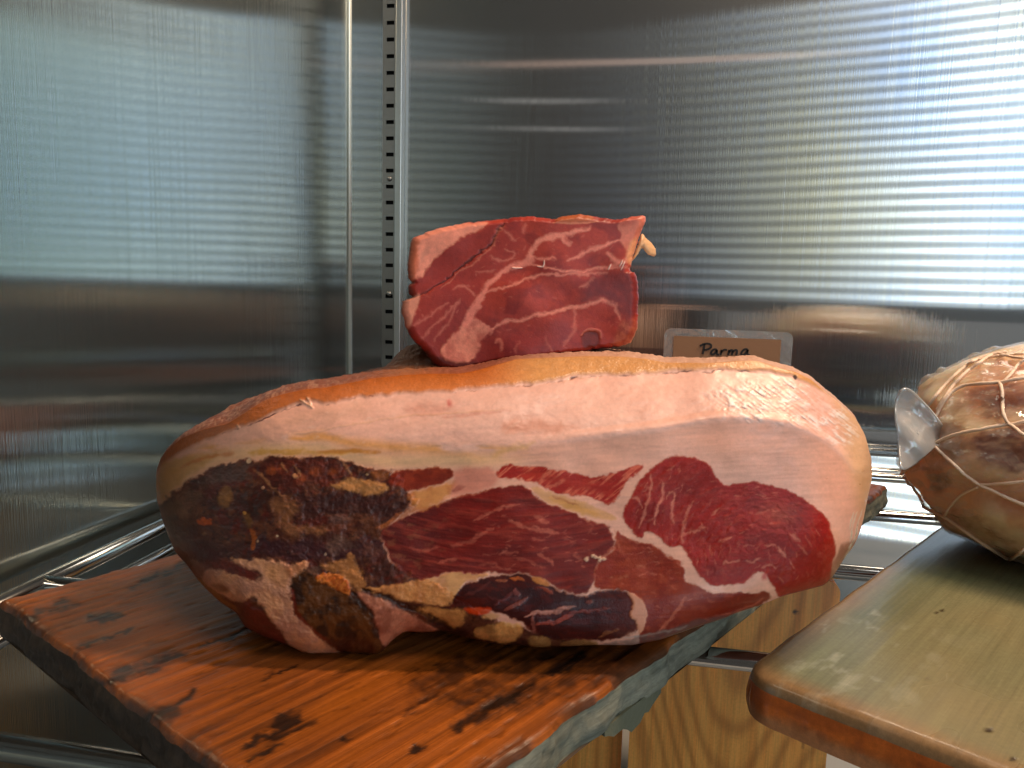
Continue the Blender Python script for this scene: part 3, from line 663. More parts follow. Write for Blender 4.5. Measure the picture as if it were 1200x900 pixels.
hp.stroke([(228, 678), (240, 690), (256, 702), (276, 717)], 8, (176, 116, 58), .85, 3, 2, d=.0008)
hp.poly([(344, 672), (358, 668), (372, 680), (392, 692), (412, 698), (424, 704), (434, 720), (442, 745), (451, 760), (440, 775), (405, 768), (380, 752), (362, 738), (350, 722), (344, 702), (338, 686)], (52, 30, 20), 2.5, 3, 1, .34, .0004, KNOB, mottle=.16, msc=13, mcol=(100, 60, 30))
hp.stroke([(341, 690), (345, 704), (350, 722), (364, 739), (384, 752), (402, 764)], 5, (112, 36, 18), .85, 2, 1.6)
hp.poly([(372, 752), (400, 744), (440, 756), (440, 772), (400, 768)], (70, 28, 18), 6, 4, .7)
hp.poly([(374, 663), (397, 660), (404, 654), (411, 650), (421, 662), (428, 677), (436, 690), (420, 694), (410, 684), (398, 672), (380, 670)], (186, 124, 72), 2.5, 5, .9, d=.0006)
hp.poly([(367, 678), (380, 672), (402, 674), (413, 685), (409, 699), (394, 692), (380, 684)], (186, 92, 30), 1.6, 4, .95, .45, .0016, mottle=.18, msc=4, mcol=(222, 130, 56))
hp.poly([(356, 668), (374, 662), (386, 668), (366, 676)], (86, 62, 52), 3, 4, .7)
# cream fat running along the bottom
cream = (226, 158, 96)
hp.poly([(428, 687), (450, 685), (467, 684), (493, 679), (513, 677), (527, 670), (550, 668), (580, 673), (556, 678), (543, 683), (537, 695), (530, 705), (517, 708), (493, 709), (475, 704), (453, 699), (433, 694)], cream, 2, 3.5, .97, .4, .0007, mottle=.2, msc=14, mcol=(206, 136, 80))
hp.poly([(484, 715), (500, 711), (520, 712), (545, 716), (542, 727), (534, 735), (516, 728), (500, 722)], (212, 146, 82), 3, 4, .9, d=.0005)
hp.poly([(416, 692), (433, 697), (467, 713), (487, 723), (519, 740), (497, 744), (475, 741), (467, 750), (453, 761), (445, 748), (440, 730), (430, 710)], (212, 138, 110), 2, 3, .97, .4, .0012, mottle=.2, msc=15, mcol=(158, 92, 72))
hp.stroke([(428, 690), (452, 700), (472, 708), (500, 721), (524, 734), (552, 745)], 7, (46, 20, 15), .92, 2.5, 1.6, d=-.0022)
hp.stroke([(446, 700), (462, 702), (480, 708)], 7, (72, 46, 38), .6, 3, 2)
hp.stroke([(414, 694), (428, 712), (438, 730), (444, 748)], 6, (62, 44, 40), .7, 2, 2, d=-.0015)
# centre muscle
cen = [(444, 620), (472, 607), (500, 597), (520, 587), (547, 581), (580, 573), (598, 568), (618, 571), (630, 583), (640, 592), (660, 595), (680, 603), (695, 612), (711, 616), (716, 628), (721, 640), (703, 654), (700, 664), (698, 684), (683, 696), (668, 696), (650, 689), (637, 678), (620, 674), (577, 671), (527, 669), (510, 677), (490, 680), (468, 668), (452, 645)]
i, m, sd = hp.poly(cen, (124, 22, 9), 2.2, 3, 1, .42, .0002, CEN)
lf = 1-sst(455, 560, hp.x[i]+25*(fbm(hp.x[i]/14, hp.y[i]/10, 4, 70)-.5)*2); hp.put(i, m*lf*.75, (72, 26, 26))
lo = sst(598, 672, hp.y[i]); hp.put(i, m*lo*.45, (98, 30, 24))
an = fbm(hp.x[i]/30, (hp.y[i]+.0011*(hp.x[i]-600)**2)/4.2, 4, 71); hp.put(i, m*sst(.5, .72, an)*.5, (150, 58, 44)); hp.put(i, m*sst(.55, .75, fbm(hp.x[i]/40, hp.y[i]/12, 3, 72))*.5, (84, 16, 14))
hp.put(i, m*sst(.58, .74, fbm(hp.x[i]/10, hp.y[i]/7, 4, 73))*lf*.7, (128, 74, 54))
hp.d[i] += m*(an-.5)*.0004
mb = (190, 104, 88)
for pts, w, a in (([(580, 598), (594, 595), (610, 591)], 3, .6), ([(596, 612), (612, 614), (630, 620), (652, 624)], 4, .65), ([(625, 602), (634, 606), (642, 613)], 3, .55), ([(632, 648), (640, 653), (648, 660)], 3, .65), ([(586, 651), (596, 648), (605, 648)], 3, .5),
                   ([(556, 611), (566, 607), (578, 601)], 2.5, .55), ([(552, 632), (564, 626), (577, 619)], 3, .55), ([(528, 640), (545, 636), (560, 632)], 3, .4), ([(625, 630), (640, 632)], 2, .4), ([(690, 612), (696, 620), (692, 628)], 2, .4), ([(604, 656), (622, 658), (640, 664)], 2, .35),
                   ([(512, 660), (524, 656), (535, 652)], 4, .5), ([(480, 640), (496, 646), (512, 642)], 3, .35), ([(674, 648), (684, 656)], 3, .5), ([(660, 630), (676, 634)], 2, .35), ([(560, 660), (580, 662), (600, 668)], 2, .35)):
    hp.stroke(pts, w*1.15, mb, min(1, a*1.2), 3, 1.4)
hp.stroke([(444, 619), (460, 608), (480, 600), (504, 594)], 6, (166, 92, 48), .85, 3, 2)
hp.poly([(480, 575), (500, 574), (530, 562), (540, 568), (524, 584), (502, 596), (480, 600), (478, 588)], (206, 130, 58), 3.5, 4, .9, .4, cls=0, mottle=.2, msc=10, mcol=(190, 106, 40))
hp.poly([(528, 552), (545, 548), (583, 548), (584, 570), (560, 577), (540, 582), (528, 584), (532, 566)], (222, 130, 104), 4, 3, .85, cls=0)
hp.poly([(529, 576), (538, 569), (546, 571), (540, 577), (530, 580)], (150, 60, 48), 2, 3, .8)
# small oval
hp.poly([(463, 551), (487, 549), (513, 546), (528, 548), (532, 557), (516, 567), (497, 573), (477, 575), (460, 569), (457, 560)], (122, 40, 22), 2, 3, 1, .36, .0003, OVAL, mottle=.2, msc=10, mcol=(142, 54, 30))
# upper strip
i, m, sd = hp.poly([(583, 547), (610, 545), (650, 551), (683, 557), (707, 558), (723, 554), (743, 547), (758, 545), (737, 562), (728, 573), (721, 588), (713, 592), (697, 584), (667, 580), (642, 573), (630, 567), (613, 563), (597, 560), (583, 560)], (166, 34, 24), 2, 3, 1, .36, 0, STRIP)
sk = fbm((hp.x[i]+hp.y[i]*1.2)/4.5, (hp.y[i]-hp.x[i]*.6)/22, 4, 120); hp.put(i, m*sst(.5, .68, sk)*sst(-14, -1, sd)*.9, (222, 122, 98)); hp.put(i, m*sst(.5, .66, fbm(hp.x[i]/20, hp.y[i]/6, 3, 121))*.4, (190, 66, 46))
hp.stroke([(632, 567), (638, 557), (646, 552)], 4, (222, 128, 104), .7, 2, 1.5); hp.stroke([(640, 571), (655, 566), (662, 562)], 3, (222, 128, 104), .6, 2, 1.5)
# yellow fat seam
hp.poly([(620, 570), (640, 574), (668, 583), (698, 594), (718, 602), (724, 612), (700, 609), (678, 600), (660, 594), (640, 590), (630, 580)], (216, 150, 96), 2, 2.5, .9, cls=0)
hp.poly([(640, 579), (665, 586), (692, 597), (706, 604), (694, 604), (672, 596), (650, 588)], (212, 142, 62), 3, 3, .85)
hp.stroke([(648, 580), (662, 586), (678, 592)], 2, (166, 84, 32), .7, 2, 1)
# orange-red shank muscle
i, m, sd = hp.poly([(720, 620), (730, 628), (747, 637), (768, 638), (780, 650), (793, 656), (802, 668), (804, 682), (812, 684), (822, 690), (831, 697), (850, 695), (900, 694), (904, 700), (900, 706), (863, 722), (807, 742), (773, 758), (748, 760), (749, 742), (757, 732), (757, 703), (747, 699), (733, 691), (716, 690), (697, 692), (699, 668), (703, 655), (721, 641)],
            (142, 46, 26), 2, 3, 1, .32, .0002, SHANK)
hp.put(i, m*sst(.45, .7, fbm(hp.x[i]/26, hp.y[i]/20, 4, 130))*.55, (164, 66, 28)); rt = sst(770, 880, hp.x[i]); hp.put(i, m*rt*.6, (112, 26, 18)); hp.put(i, m*sst(715, 745, hp.y[i])*.5, (104, 28, 18))
hp.put(i, m*sst(.55, .75, fbm(hp.x[i]/8, hp.y[i]/8, 4, 131))*.35, (176, 84, 58))
for pts, w, a in (([(772, 741), (780, 733), (790, 724), (797, 712), (802, 700)], 3.4, .65), ([(848, 719), (862, 716), (880, 711), (895, 702)], 2.4, .55), ([(760, 745), (768, 746)], 2, .6), ([(826, 702), (836, 706)], 2, .4), ([(718, 622), (722, 635), (727, 648)], 2.5, .6), ([(703, 652), (712, 646), (720, 640)], 2.5, .5), ([(788, 688), (792, 692)], 4, .4), ([(745, 664), (755, 666)], 3, .4), ([(770, 708), (776, 712)], 3, .4)):
    hp.stroke(pts, w, (206, 118, 92), a, 3, 1.2)
for x, y in ((688, 654), (694, 651), (698, 653), (704, 656), (708, 655), (702, 652)):
    hp.poly([(x-3, y), (x, y-3), (x+3, y), (x, y+3)], (236, 206, 180), 1, 2.5, .9, .5, .0010)
for x, y in ((717, 676), (728, 677), (734, 675), (750, 663)): hp.poly([(x-3, y), (x, y-2), (x+3, y), (x, y+2)], (186, 110, 84), 1.2, 2, .6)
# dark muscle at the bottom
i, m, sd = hp.poly([(532, 700), (543, 684), (567, 677), (600, 673), (622, 676), (636, 683), (648, 690), (673, 699), (697, 696), (717, 691), (731, 691), (743, 707), (739, 721), (746, 728), (748, 741), (730, 745), (697, 752), (673, 750), (647, 749), (625, 742), (612, 730), (596, 722), (580, 716), (560, 712), (543, 712), (530, 708)],
            (60, 18, 17), 2, 3, 1, .30, -.0004, DARK)
hp.put(i, m*sst(.48, .7, fbm(hp.x[i]/20, hp.y[i]/8, 4, 140))*.55, (92, 28, 20)); hp.put(i, m*sst(690, 735, hp.x[i])*.6, (98, 34, 22)); hp.put(i, m*sst(.56, .72, fbm((hp.x[i]+hp.y[i])/14, (hp.y[i]-hp.x[i]*.5)/5, 4, 141))*.5, (42, 20, 26))
for pts, w, a, c in (([(614, 722), (640, 717), (658, 715), (675, 711)], 4, .9, (206, 150, 138)), ([(628, 731), (650, 728), (672, 722)], 5, .85, (168, 82, 70)), ([(668, 719), (692, 717), (713, 712)], 4, .65, (148, 74, 66)), ([(625, 722), (624, 740)], 3.5, .75, (160, 96, 86)),
                      ([(592, 715), (604, 709), (618, 700)], 4, .8, (150, 82, 70)), ([(580, 708), (592, 700), (602, 694)], 4, .65, (118, 64, 66)), ([(603, 692), (607, 699)], 5, .7, (150, 88, 88)), ([(545, 697), (560, 690), (576, 684)], 3, .5, (112, 58, 54)), ([(583, 681), (594, 680)], 2.4, .7, (190, 116, 84)), ([(598, 678), (608, 680), (616, 683)], 4, .85, (200, 110, 54)),
                      ([(630, 690), (640, 692), (648, 696)], 3, .6, (166, 76, 48)), ([(686, 704), (694, 707)], 4, .6, (164, 84, 66)), ([(702, 747), (712, 740), (724, 736)], 4, .7, (140, 88, 56)), ([(570, 694), (584, 704)], 3, .4, (102, 52, 50))):
    hp.stroke(pts, w, c, a, 2.5, 1.1, d=.0005)
hp.poly([(622, 677), (634, 676), (648, 688), (640, 688), (630, 684)], (206, 138, 70), 1.5, 2, .95, cls=DARK)
hp.poly([(541, 714), (558, 711), (576, 711), (577, 717), (562, 721), (548, 718)], (204, 62, 14), 1.8, 2, .97, .3)
hp.poly([(560, 722), (577, 717), (588, 722), (578, 727)], (206, 148, 92), 2, 2, .85)
hp.poly([(553, 738), (575, 731), (592, 727), (613, 732), (614, 744), (604, 752), (580, 753), (560, 747)], (228, 162, 94), 2, 3, .97, .4, .0008, mottle=.2, msc=12, mcol=(168, 118, 66))
hp.poly([(617, 748), (630, 743), (647, 750), (643, 762), (626, 764)], (176, 132, 80), 2, 3, .9, d=.0006)
hp.poly([(652, 757), (673, 750), (706, 752), (700, 760), (670, 762)], (170, 122, 74), 2, 3, .8)
hp.stroke([(706, 756), (740, 752), (775, 746), (810, 734), (850, 723)], 10, (92, 80, 78), .7, 2, 2, .3)
hp.stroke([(730, 747), (775, 742), (806, 733)], 2.5, (160, 150, 146), .6, 2, 1)
hp.poly([(733, 690), (747, 699), (757, 703), (756, 733), (750, 744), (746, 737), (747, 727), (738, 721), (743, 709)], (222, 140, 104), 1.6, 2, 1, .4, .0006, cls=0)
# loin
loin = [(780, 537), (797, 532), (816, 537), (832, 545), (838, 556), (850, 569), (869, 567), (886, 564), (907, 570), (928, 576), (949, 589), (966, 604), (974, 621), (979, 640), (978, 652), (975, 666), (970, 690), (940, 700), (915, 702), (910, 694), (902, 680), (892, 668), (881, 671), (873, 682), (854, 685), (833, 689), (820, 676), (807, 655), (799, 637), (785, 642), (775, 632), (768, 627), (757, 622), (753, 632), (743, 627), (735, 617), (728, 605), (737, 588), (745, 570), (753, 558), (767, 546)]
i, m, sd = hp.poly(loin, (152, 24, 12), 2, 2.5, 1, .42, .0002, LOIN)
xc, yc = 885., 655.; rr_ = np.hypot(hp.x[i]-xc, (hp.y[i]-yc)*1.15); th_ = np.arctan2(hp.y[i]-yc, hp.x[i]-xc)
ar = fbm(rr_/4.5+.6*hp.wx[i], th_*7, 4, 150); hp.put(i, m*sst(.5, .75, ar)*.26, (172, 62, 44)); hp.put(i, m*sst(.5, .72, fbm(hp.x[i]/26, hp.y[i]/18, 4, 151))*.5, (118, 18, 15))
hp.put(i, m*sst(-12, -2, sd)*.45, (166, 30, 20)); hp.put(i, m*sst(.56, .74, fbm(hp.x[i]/6, hp.y[i]/5, 3, 152))*.25, (186, 84, 74))
hp.put(i, m*np.exp(-((hp.x[i]-912)**2/500+(hp.y[i]-603)**2/160))*.4, (166, 90, 66)); hp.put(i, m*np.exp(-((hp.x[i]-935)**2/200+(hp.y[i]-610)**2/200))*.4, (96, 20, 18))
hp.d[i] += m*(ar-.5)*.0004
mc = (220, 140, 122)
for pts, w, a in (([(762, 556), (765, 568), (760, 585), (758, 598), (752, 612), (748, 620)], 3, .75), ([(740, 583), (747, 582), (753, 595)], 2.4, .7), ([(778, 566), (778, 582), (769, 592), (770, 602), (768, 616)], 3.2, .8), ([(780, 584), (788, 573), (790, 581), (784, 600), (790, 614)], 2.6, .75), ([(800, 636), (801, 612), (806, 598), (812, 588)], 3, .6), ([(803, 626), (815, 622), (828, 618)], 2.6, .65), ([(822, 614), (828, 624)], 2, .5),
                   ([(834, 604), (843, 595)], 2.6, .6), ([(842, 635), (850, 632), (857, 629)], 3, .65), ([(849, 661), (857, 658), (865, 656)], 3.6, .75), ([(875, 658), (883, 656), (891, 654)], 2.6, .7), ([(911, 643), (915, 647), (920, 654)], 3.2, .8), ([(925, 626), (931, 630), (937, 636)], 2.6, .6), ([(891, 664), (900, 662), (908, 665)], 3, .6), ([(927, 659), (930, 663), (933, 669)], 2.6, .6), ([(862, 581), (870, 582)], 2, .4), ([(890, 580), (897, 581)], 2, .4), ([(886, 602), (900, 598)], 2, .3),
                   ([(783, 552), (790, 546)], 2, .35), ([(796, 545), (798, 552)], 2, .35), ([(758, 570), (768, 575)], 1.8, .4), ([(936, 640), (946, 652)], 2.2, .5), ([(944, 628), (950, 640)], 1.8, .4), ([(760, 612), (768, 606)], 1.8, .4), ([(870, 640), (884, 638)], 2.2, .4), ([(895, 640), (906, 640)], 2.4, .5), ([(912, 678), (918, 684)], 2.2, .5), ([(830, 640), (834, 652)], 2, .35)):
    hp.stroke(pts, w*1.05, mc, a*.95, 2.8, 1.3)
hp.poly([(892, 674), (897, 670), (899, 680), (894, 682)], (196, 40, 44), 2.5, 2, .75); hp.stroke([(860, 684), (874, 680), (882, 674)], 3, (206, 70, 64), .5, 2, 1.5)
hp.poly([(986, 640), (996, 636), (1004, 634), (994, 655), (978, 680), (968, 692), (972, 672), (978, 655)], (132, 66, 48), 3, 3, .85, .32)
for pts in ([(1004, 598), (1000, 615), (996, 636)], [(1010, 596), (1005, 618), (998, 640), (990, 655)], [(1000, 600), (996, 620)]): hp.stroke(pts, 1.6, (236, 214, 190), .8, 1.5, .7, .2, .0008)
for (xa_, xb_, ya_, yb_, nn_) in ((740, 960, 560, 680, 150), (560, 700, 590, 665, 70), (720, 860, 640, 730, 40)):
    for _ in range(nn_):
        fx = rs.uniform(xa_, xb_); fy = rs.uniform(ya_, yb_); k_ = hp.cls[np.argmin((hp.x-fx)**2+(hp.y-fy)**2)]
        if k_ not in (LOIN, CEN, SHANK): continue
        an_ = math.atan2(fy-655, fx-885)+math.pi/2+rs.uniform(-.5, .5) if k_ == LOIN else rs.uniform(-.5, .5); ln = rs.uniform(2, 8)
        hp.stroke([(fx, fy), (fx+ln*.5*math.cos(an_)+rs.uniform(-1, 1), fy+ln*.5*math.sin(an_)), (fx+ln*math.cos(an_), fy+ln*math.sin(an_))], rs.uniform(.7, 1.5), (214, 130, 112), rs.uniform(.15, .55), 2, .9)
# rind lip along the top (orange, translucent), cut line with dark dashes
CUT = [(183, 557), (190, 545), (213, 530), (238, 518), (255, 511), (275, 504), (295, 497), (318, 486), (338, 478), (362, 470), (380, 474), (418, 467), (443, 464), (483, 462), (517, 460), (542, 458), (560, 456), (580, 453), (628, 450), (650, 446), (675, 441), (730, 439), (763, 438), (780, 436), (850, 434), (892, 435), (928, 441), (949, 452), (969, 461), (1022, 530)]
ycut = interp(CUT, X)+(fbm(X/12, Y*0, 3, 160)-.5)*4; ytp = interp(TOPR, X)
rf = 1-sst(-5, 2, Y-ycut); rf2 = np.clip((ycut-Y)/np.maximum(ycut-ytp, 6), 0, 1)
rcol = lin((216, 124, 66))[None]*(1-rf2)[:, None]+lin((178, 88, 24))[None]*rf2[:, None]
lft = (1-sst(300, 520, X))[:, None]; rcol = rcol*(1-.6*lft)+lin((158, 76, 30))*.6*lft
rgt = sst(560, 640, X)[:, None]; rcol = rcol*(1-.72*rgt)+lin((214, 156, 96))*.72*rgt
rcol = rcol*(.88+.24*fbm(X/9, Y/5, 4, 161))[:, None]
rf = rf*(X < 972)
hp.c = hp.c*(1-rf[:, None])+rcol*rf[:, None]; hp.d += .0012*rf; hp.r += rf*(.33-hp.r)
hp.cls[(rf > .5)] = 1
for k in range(90):
    fx = rs.choice((rs.uniform(262, 900), rs.gauss(640, 30), rs.gauss(800, 45), rs.gauss(310, 25))); yy = float(interp(CUT, fx)); ln = rs.uniform(2, 13)
    hp.stroke([(fx, yy+1), (fx+ln, yy+1+float(interp(CUT, fx+ln))-yy)], rs.uniform(.6, 1.7), (104, 40, 28), rs.uniform(.1, .8), 2.0, .8, d=-.0008)
    fx = rs.uniform(262, 900); yy = float(interp(CUT, fx))+rs.uniform(-1, 4)
    if k % 3 == 0: hp.stroke([(fx, yy), (fx+rs.uniform(1, 5), yy-rs.uniform(0, 3))], rs.uniform(.8, 2.2), (232, 172, 138), .55, 2.0, .9, d=.0005)
hp.poly([(928, 441), (932, 439), (935, 442), (931, 446)], (58, 22, 12), .8, 1, .95)
for pts in ([(352, 468), (360, 472), (366, 478)], [(360, 465), (365, 474)], [(278, 498), (281, 503)]): hp.stroke(pts, 2.4, (228, 170, 130), .9, 1, .8, d=.0022)
hp.c *= (.94+.12*fbm(X/2.6, Y/2.6, 2, 170))[:, None]
for k_ in (CEN, STRIP, LOIN, SHANK, DARK, OVAL): hp.c[hp.cls == k_] *= np.array([.98, .74, .62])
hp.c[(hp.cls == CRUST) | (hp.cls == KNOB)] *= np.array([1.02, .90, .80])
# ---- geometry of the front, displaced by the relief
DD = DD-hp.d.reshape(DD.shape)
V = (ray(PX, PY)*DD[..., None])
# ---- top, back and underside
def point(px, D, z):                                                   # point in the column px at depth D and height z
    a = (px-600)/F*D; b = (z-D*CF[2]-a*CR[2])/CU[2]
    return D[..., None]*CF+a[..., None]*CR+b[..., None]*CU
NT, NB, NU2 = 90, 40, 46
w01 = np.clip((xs-x0)/(x1-x0), 0, 1); Lx = .205*np.clip(1-np.abs(2*w01-1)**2.6, 0, 1)**.5+.004
rim = V[:, -1]; Dr = DD[:, -1]; zr_ = rim[:, 2]
zs = (ray(xs, ysil)*(Dr+.40*Lx)[:, None])[:, 2]
rise = np.clip(zs-zr_, -.02, .05)
s = np.linspace(0, 1, NT+1)[1:]
xc_ = 600.
DT = Dr[:, None]+Lx[:, None]*s[None, :]
pxT = xs[:, None]+(xc_-xs)[:, None]*(.30*s*s)[None, :]
bump = np.where(s < .40, sst(.14, .40, s), np.cos(np.clip((s-.40)/.60, 0, 1)*math.pi/2)**.8)
zend = np.maximum(-.187+.35*(zr_+.187), -.185)
zT = zr_[:, None]*1.0+rise[:, None]*bump[None, :]*1.0-((s > .40)*((np.clip((s-.40)/.60, 0, 1))**2.2))[None, :]*(zr_-zend)[:, None]*.8
zT = zT+.0022*(fbm(pxT/9, DT*500, 4, 180)-.5)*sst(0, .08, s)[None, :]-.0012*np.sin(np.clip(s/.05, 0, 1)*math.pi)[None, :]
VT = point(pxT, DT, zT)
# back down
s2 = np.linspace(0, 1, NB+1)[1:]
zlow = np.maximum(V[:, 0, 2], ZT+.0004); zl2 = ZT+.0004+(zlow-ZT)*.6
zl2 = np.maximum(zl2, (ray(pxT[:, -1], yb-8)*(DT[:, -1]-.03)[:, None])[:, 2])
zB = zT[:, -1:]+(zl2-zT[:, -1])[:, None]*s2[None, :]
DB = DT[:, -1:]+(.012*np.sin(math.pi*s2)-.03*s2**3)[None, :]*(Lx/.21)[:, None]
VB = point(np.repeat(pxT[:, -1:], NB, 1), DB, zB)
s3 = np.linspace(0, 1, NU2+2)[1:-1]
DU = DB[:, -1:]+(DD[:, :1]-DB[:, -1:])*s3[None, :]
pxU = pxT[:, -1:]+(xs[:, None]-pxT[:, -1:])*s3[None, :]
zU = zl2[:, None]*(1-s3)[None, :]+V[:, 0, 2][:, None]*s3[None, :]
arch = np.sin(math.pi*s3)[None, :]*(zU-ZT-.0004)
zU = zU-arch*.9
zlos = (ray(pxU, np.repeat(yb[:, None]-3, pxU.shape[1], 1))*DU[..., None])[..., 2]; zU = np.maximum(zU, zlos)
VU = point(pxU, DU, zU)
ALL = np.concatenate([V, VT, VB, VU], 1); NA = ALL.shape[1]
ALL[..., 2] = np.maximum(ALL[..., 2], ZT+.0002)
idx = np.arange(NU*NA).reshape(NU, NA); nxt = np.roll(idx, -1, 1)
FQ = np.stack([idx[:-1], idx[1:], nxt[1:], nxt[:-1]], -1).reshape(-1, 4)
cls = np.full((NU, NA), 1); cls[:, :NV] = hp.cls.reshape(NU, NV)
colA = np.zeros((NU, NA, 3)); rgA = np.full((NU, NA), .5)
colA[:, :NV] = hp.c.reshape(NU, NV, 3); rgA[:, :NV] = hp.r.reshape(NU, NV)
# skin colour of the top: reddish brown with pale bristly speckle at the left, paler behind at the right
tx = pxT.ravel(); ty = (DT*900).ravel()
sn = fbm(tx/7, ty/7, 4, 190); sn2 = fbm(tx/2.6, ty/5, 3, 191); rr2 = sst(560, 720, tx)
sk = lin((150, 84, 60))*(1-sn)[:, None]+lin((118, 62, 44))*sn[:, None]
spk = sst(.52, .68, sn2)*(1-sst(330, 460, tx)); sk = sk*(1-.6*spk[:, None])+lin((196, 146, 118))*.6*spk[:, None]
sk = sk*(1-.75*rr2[:, None])+lin((212, 166, 140))*.75*rr2[:, None]
bk = np.exp(-((tx-478)/34)**2)*.6; sk = sk*(1-bk[:, None])+lin((170, 104, 60))*bk[:, None]
colA[:, NV:NV+NT] = sk.reshape(NU, NT, 3)
colA[:, NV+NT:] = lin((120, 66, 44))
k_ = sst(0, .06, s)[None, :, None]
colA[:, NV:NV+NT] = colA[:, NV-1:NV]*(1-k_)+colA[:, NV:NV+NT]*k_
# normals of the whole closed skin, shared by the parts so no seam shows
VA = ALL.reshape(-1, 3)
fa = FQ; nrm = np.cross(VA[fa[:, 2]]-VA[fa[:, 0]], VA[fa[:, 3]]-VA[fa[:, 1]])
NRM = np.zeros_like(VA)
for k in range(4): np.add.at(NRM, fa[:, k], nrm)
NRM /= np.maximum(np.linalg.norm(NRM, axis=1, keepdims=True), 1e-12)
mid = NU//2*NA+NV//2
FLIP = np.dot(NRM[mid], -VA[mid]) < 0
if FLIP: NRM = -NRM; FQ = FQ[:, ::-1].copy()
qc = cls.reshape(-1)[FQ]; fcls = np.max(qc, 1); same = (qc[:, 0] == qc[:, 1]) | (qc[:, 0] == qc[:, 2]); fcls = np.where(same, qc[:, 0], qc[:, 2])
CA = colA.reshape(-1, 3); RA = rgA.reshape(-1)
ham = thing('cured_ham', tuple(point(np.array(600.), np.array(D0+.1), np.array(ZT))), 'large cut ham with pink fat cap and red lean face on dark board', 'ham')
M_fat = painted('ham_fat', ((1300, .10, .0003), (120, .12, .0012)), .55, 0, .03)
M_lean = painted('ham_lean', ((1200, .22, .0004), (240, .14, .0010)), .30, 0, .12)
M_crust = painted('dried_crust', ((900, .25, .0005), (220, .18, .0010)), .34, 0, .14)
M_rind = painted('ham_rind', ((800, .35, .0007), (220, .25, .0012)), .45, 0, .10)
PARTS = {0: ('fat_cap', M_fat, 'pale pink fat layer'), 1: ('rind', M_rind, 'orange brown rind over the top'), CRUST: ('dried_crust', M_crust, 'dark dried crust with tan fat patches'), CEN: ('lean_muscle', M_lean, 'dark red centre muscle'),
         STRIP: ('lean_muscle', M_lean, 'thin streaked red muscle strip'), LOIN: ('lean_muscle', M_lean, 'bright red marbled round muscle'), SHANK: ('lean_muscle', M_lean, 'orange red smooth muscle'),
         DARK: ('lean_muscle', M_lean, 'dark maroon muscle with pale sinews'), OVAL: ('lean_muscle', M_lean, 'small brown red oval muscle'), KNOB: ('lean_muscle', M_crust, 'blackish brown dried knob')}
def split_parts(VA, FQ, fcls, NRM, CA, RA, PARTS, parent):
    for k, (nm, m, lb) in PARTS.items():
        fs = FQ[fcls == k]
        if not len(fs): continue
        u, inv = np.unique(fs, return_inverse=True)
        o = mesh_obj(nm, VA[u], inv.reshape(fs.shape), m, parent, True, CA[u], RA[u], NRM[u]); o['label'] = lb
split_parts(VA, FQ, fcls, NRM, CA, RA, PARTS, ham)

# ------------------------------------------------------------------ the smaller piece on top
OUT = [(482, 280), (495, 274), (512, 267.5), (540, 262), (569, 258.5), (590, 257), (608, 254), (635, 254), (650, 257), (662, 253), (677, 250.5), (692, 252.5), (722, 258), (740, 254), (757, 252), (756, 260), (751, 272), (747, 284), (743, 298), (739, 309), (738, 318), (745, 320), (748, 335), (748, 355), (747.5, 374), (747, 384), (744, 394), (737, 404), (720, 407), (704, 408), (680, 413), (650, 417), (620, 420.5), (595, 423), (572, 426), (554, 432), (533, 436.5), (515, 432), (503, 421), (497, 410), (482, 398), (473, 377), (469, 354.5), (477, 351), (484, 347), (478, 344), (478, 334), (483, 331.5), (478, 327), (477.5, 308), (480.5, 290)]
op = np.array(OUT, float)
# resample outline finely
def resample(p, n):
    q_ = np.vstack([p, p[:1]]); d = np.r_[0, np.cumsum(np.hypot(*np.diff(q_, axis=0).T))]
    t = np.linspace(0, d[-1], n, endpoint=False); return np.stack([np.interp(t, d, q_[:, 0]), np.interp(t, d, q_[:, 1])], 1)
op = resample(chaikin(op, 1), 560)
op += np.stack([(fbm(op[:, 0]/5, op[:, 1]/5, 3, 201)-.5), (fbm(op[:, 0]/5, op[:, 1]/5, 3, 202)-.5)], 1)*2.4
ctr = np.array([612., 338.])
NR = 190
tt = np.linspace(0, 1, NR)**.85
PXs = ctr[0]+(op[:, 0]-ctr[0])[:, None]*tt[None, :]; PYs = ctr[1]+(op[:, 1]-ctr[1])[:, None]*tt[None, :]
pc = Paint(PXs, PYs, (172, 62, 48), .40); pc.n4 = .44+.25*pc.n4; pc.n9 = .35+.3*pc.n9
x_, y_ = pc.x, pc.y
g = fbm((x_*.9+y_*.45)/34, (y_*.9-x_*.45)/6, 4, 210); pc.c = pc.c*(1-sst(.45, .7, g)[:, None]*.45)+lin((156, 52, 48))*sst(.45, .7, g)[:, None]*.45
g = fbm(x_/24, y_/20, 4, 211); pc.c = pc.c*(1-sst(.5, .75, g)[:, None]*.5)+lin((108, 24, 28))*sst(.5, .75, g)[:, None]*.5
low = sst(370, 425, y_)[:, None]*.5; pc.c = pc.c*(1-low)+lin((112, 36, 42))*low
f_ = (240, 156, 132)
pc.poly([(495, 350), (540, 318), (575, 290), (592, 262), (612, 258), (616, 285), (580, 315), (556, 345), (536, 385), (515, 408), (488, 395), (480, 375)], (146, 46, 42), 5, 4, .7)
pc.poly([(512, 298), (545, 276), (585, 262), (590, 260), (572, 287), (539, 314), (512, 334), (490, 346), (486, 330), (498, 318)], (146, 46, 40), 3, 3, .9)
pc.poly([(478, 281), (512, 266), (569, 257), (578, 260), (556, 270), (539, 279), (522, 292), (506, 308), (492, 324), (482, 332), (474, 318)], f_, 2, 3, .97, .4, -.0004)
pc.poly([(474, 282), (492, 276), (490, 300), (492, 318), (486, 334), (474, 334)], (192, 100, 66), 3, 3, .85)
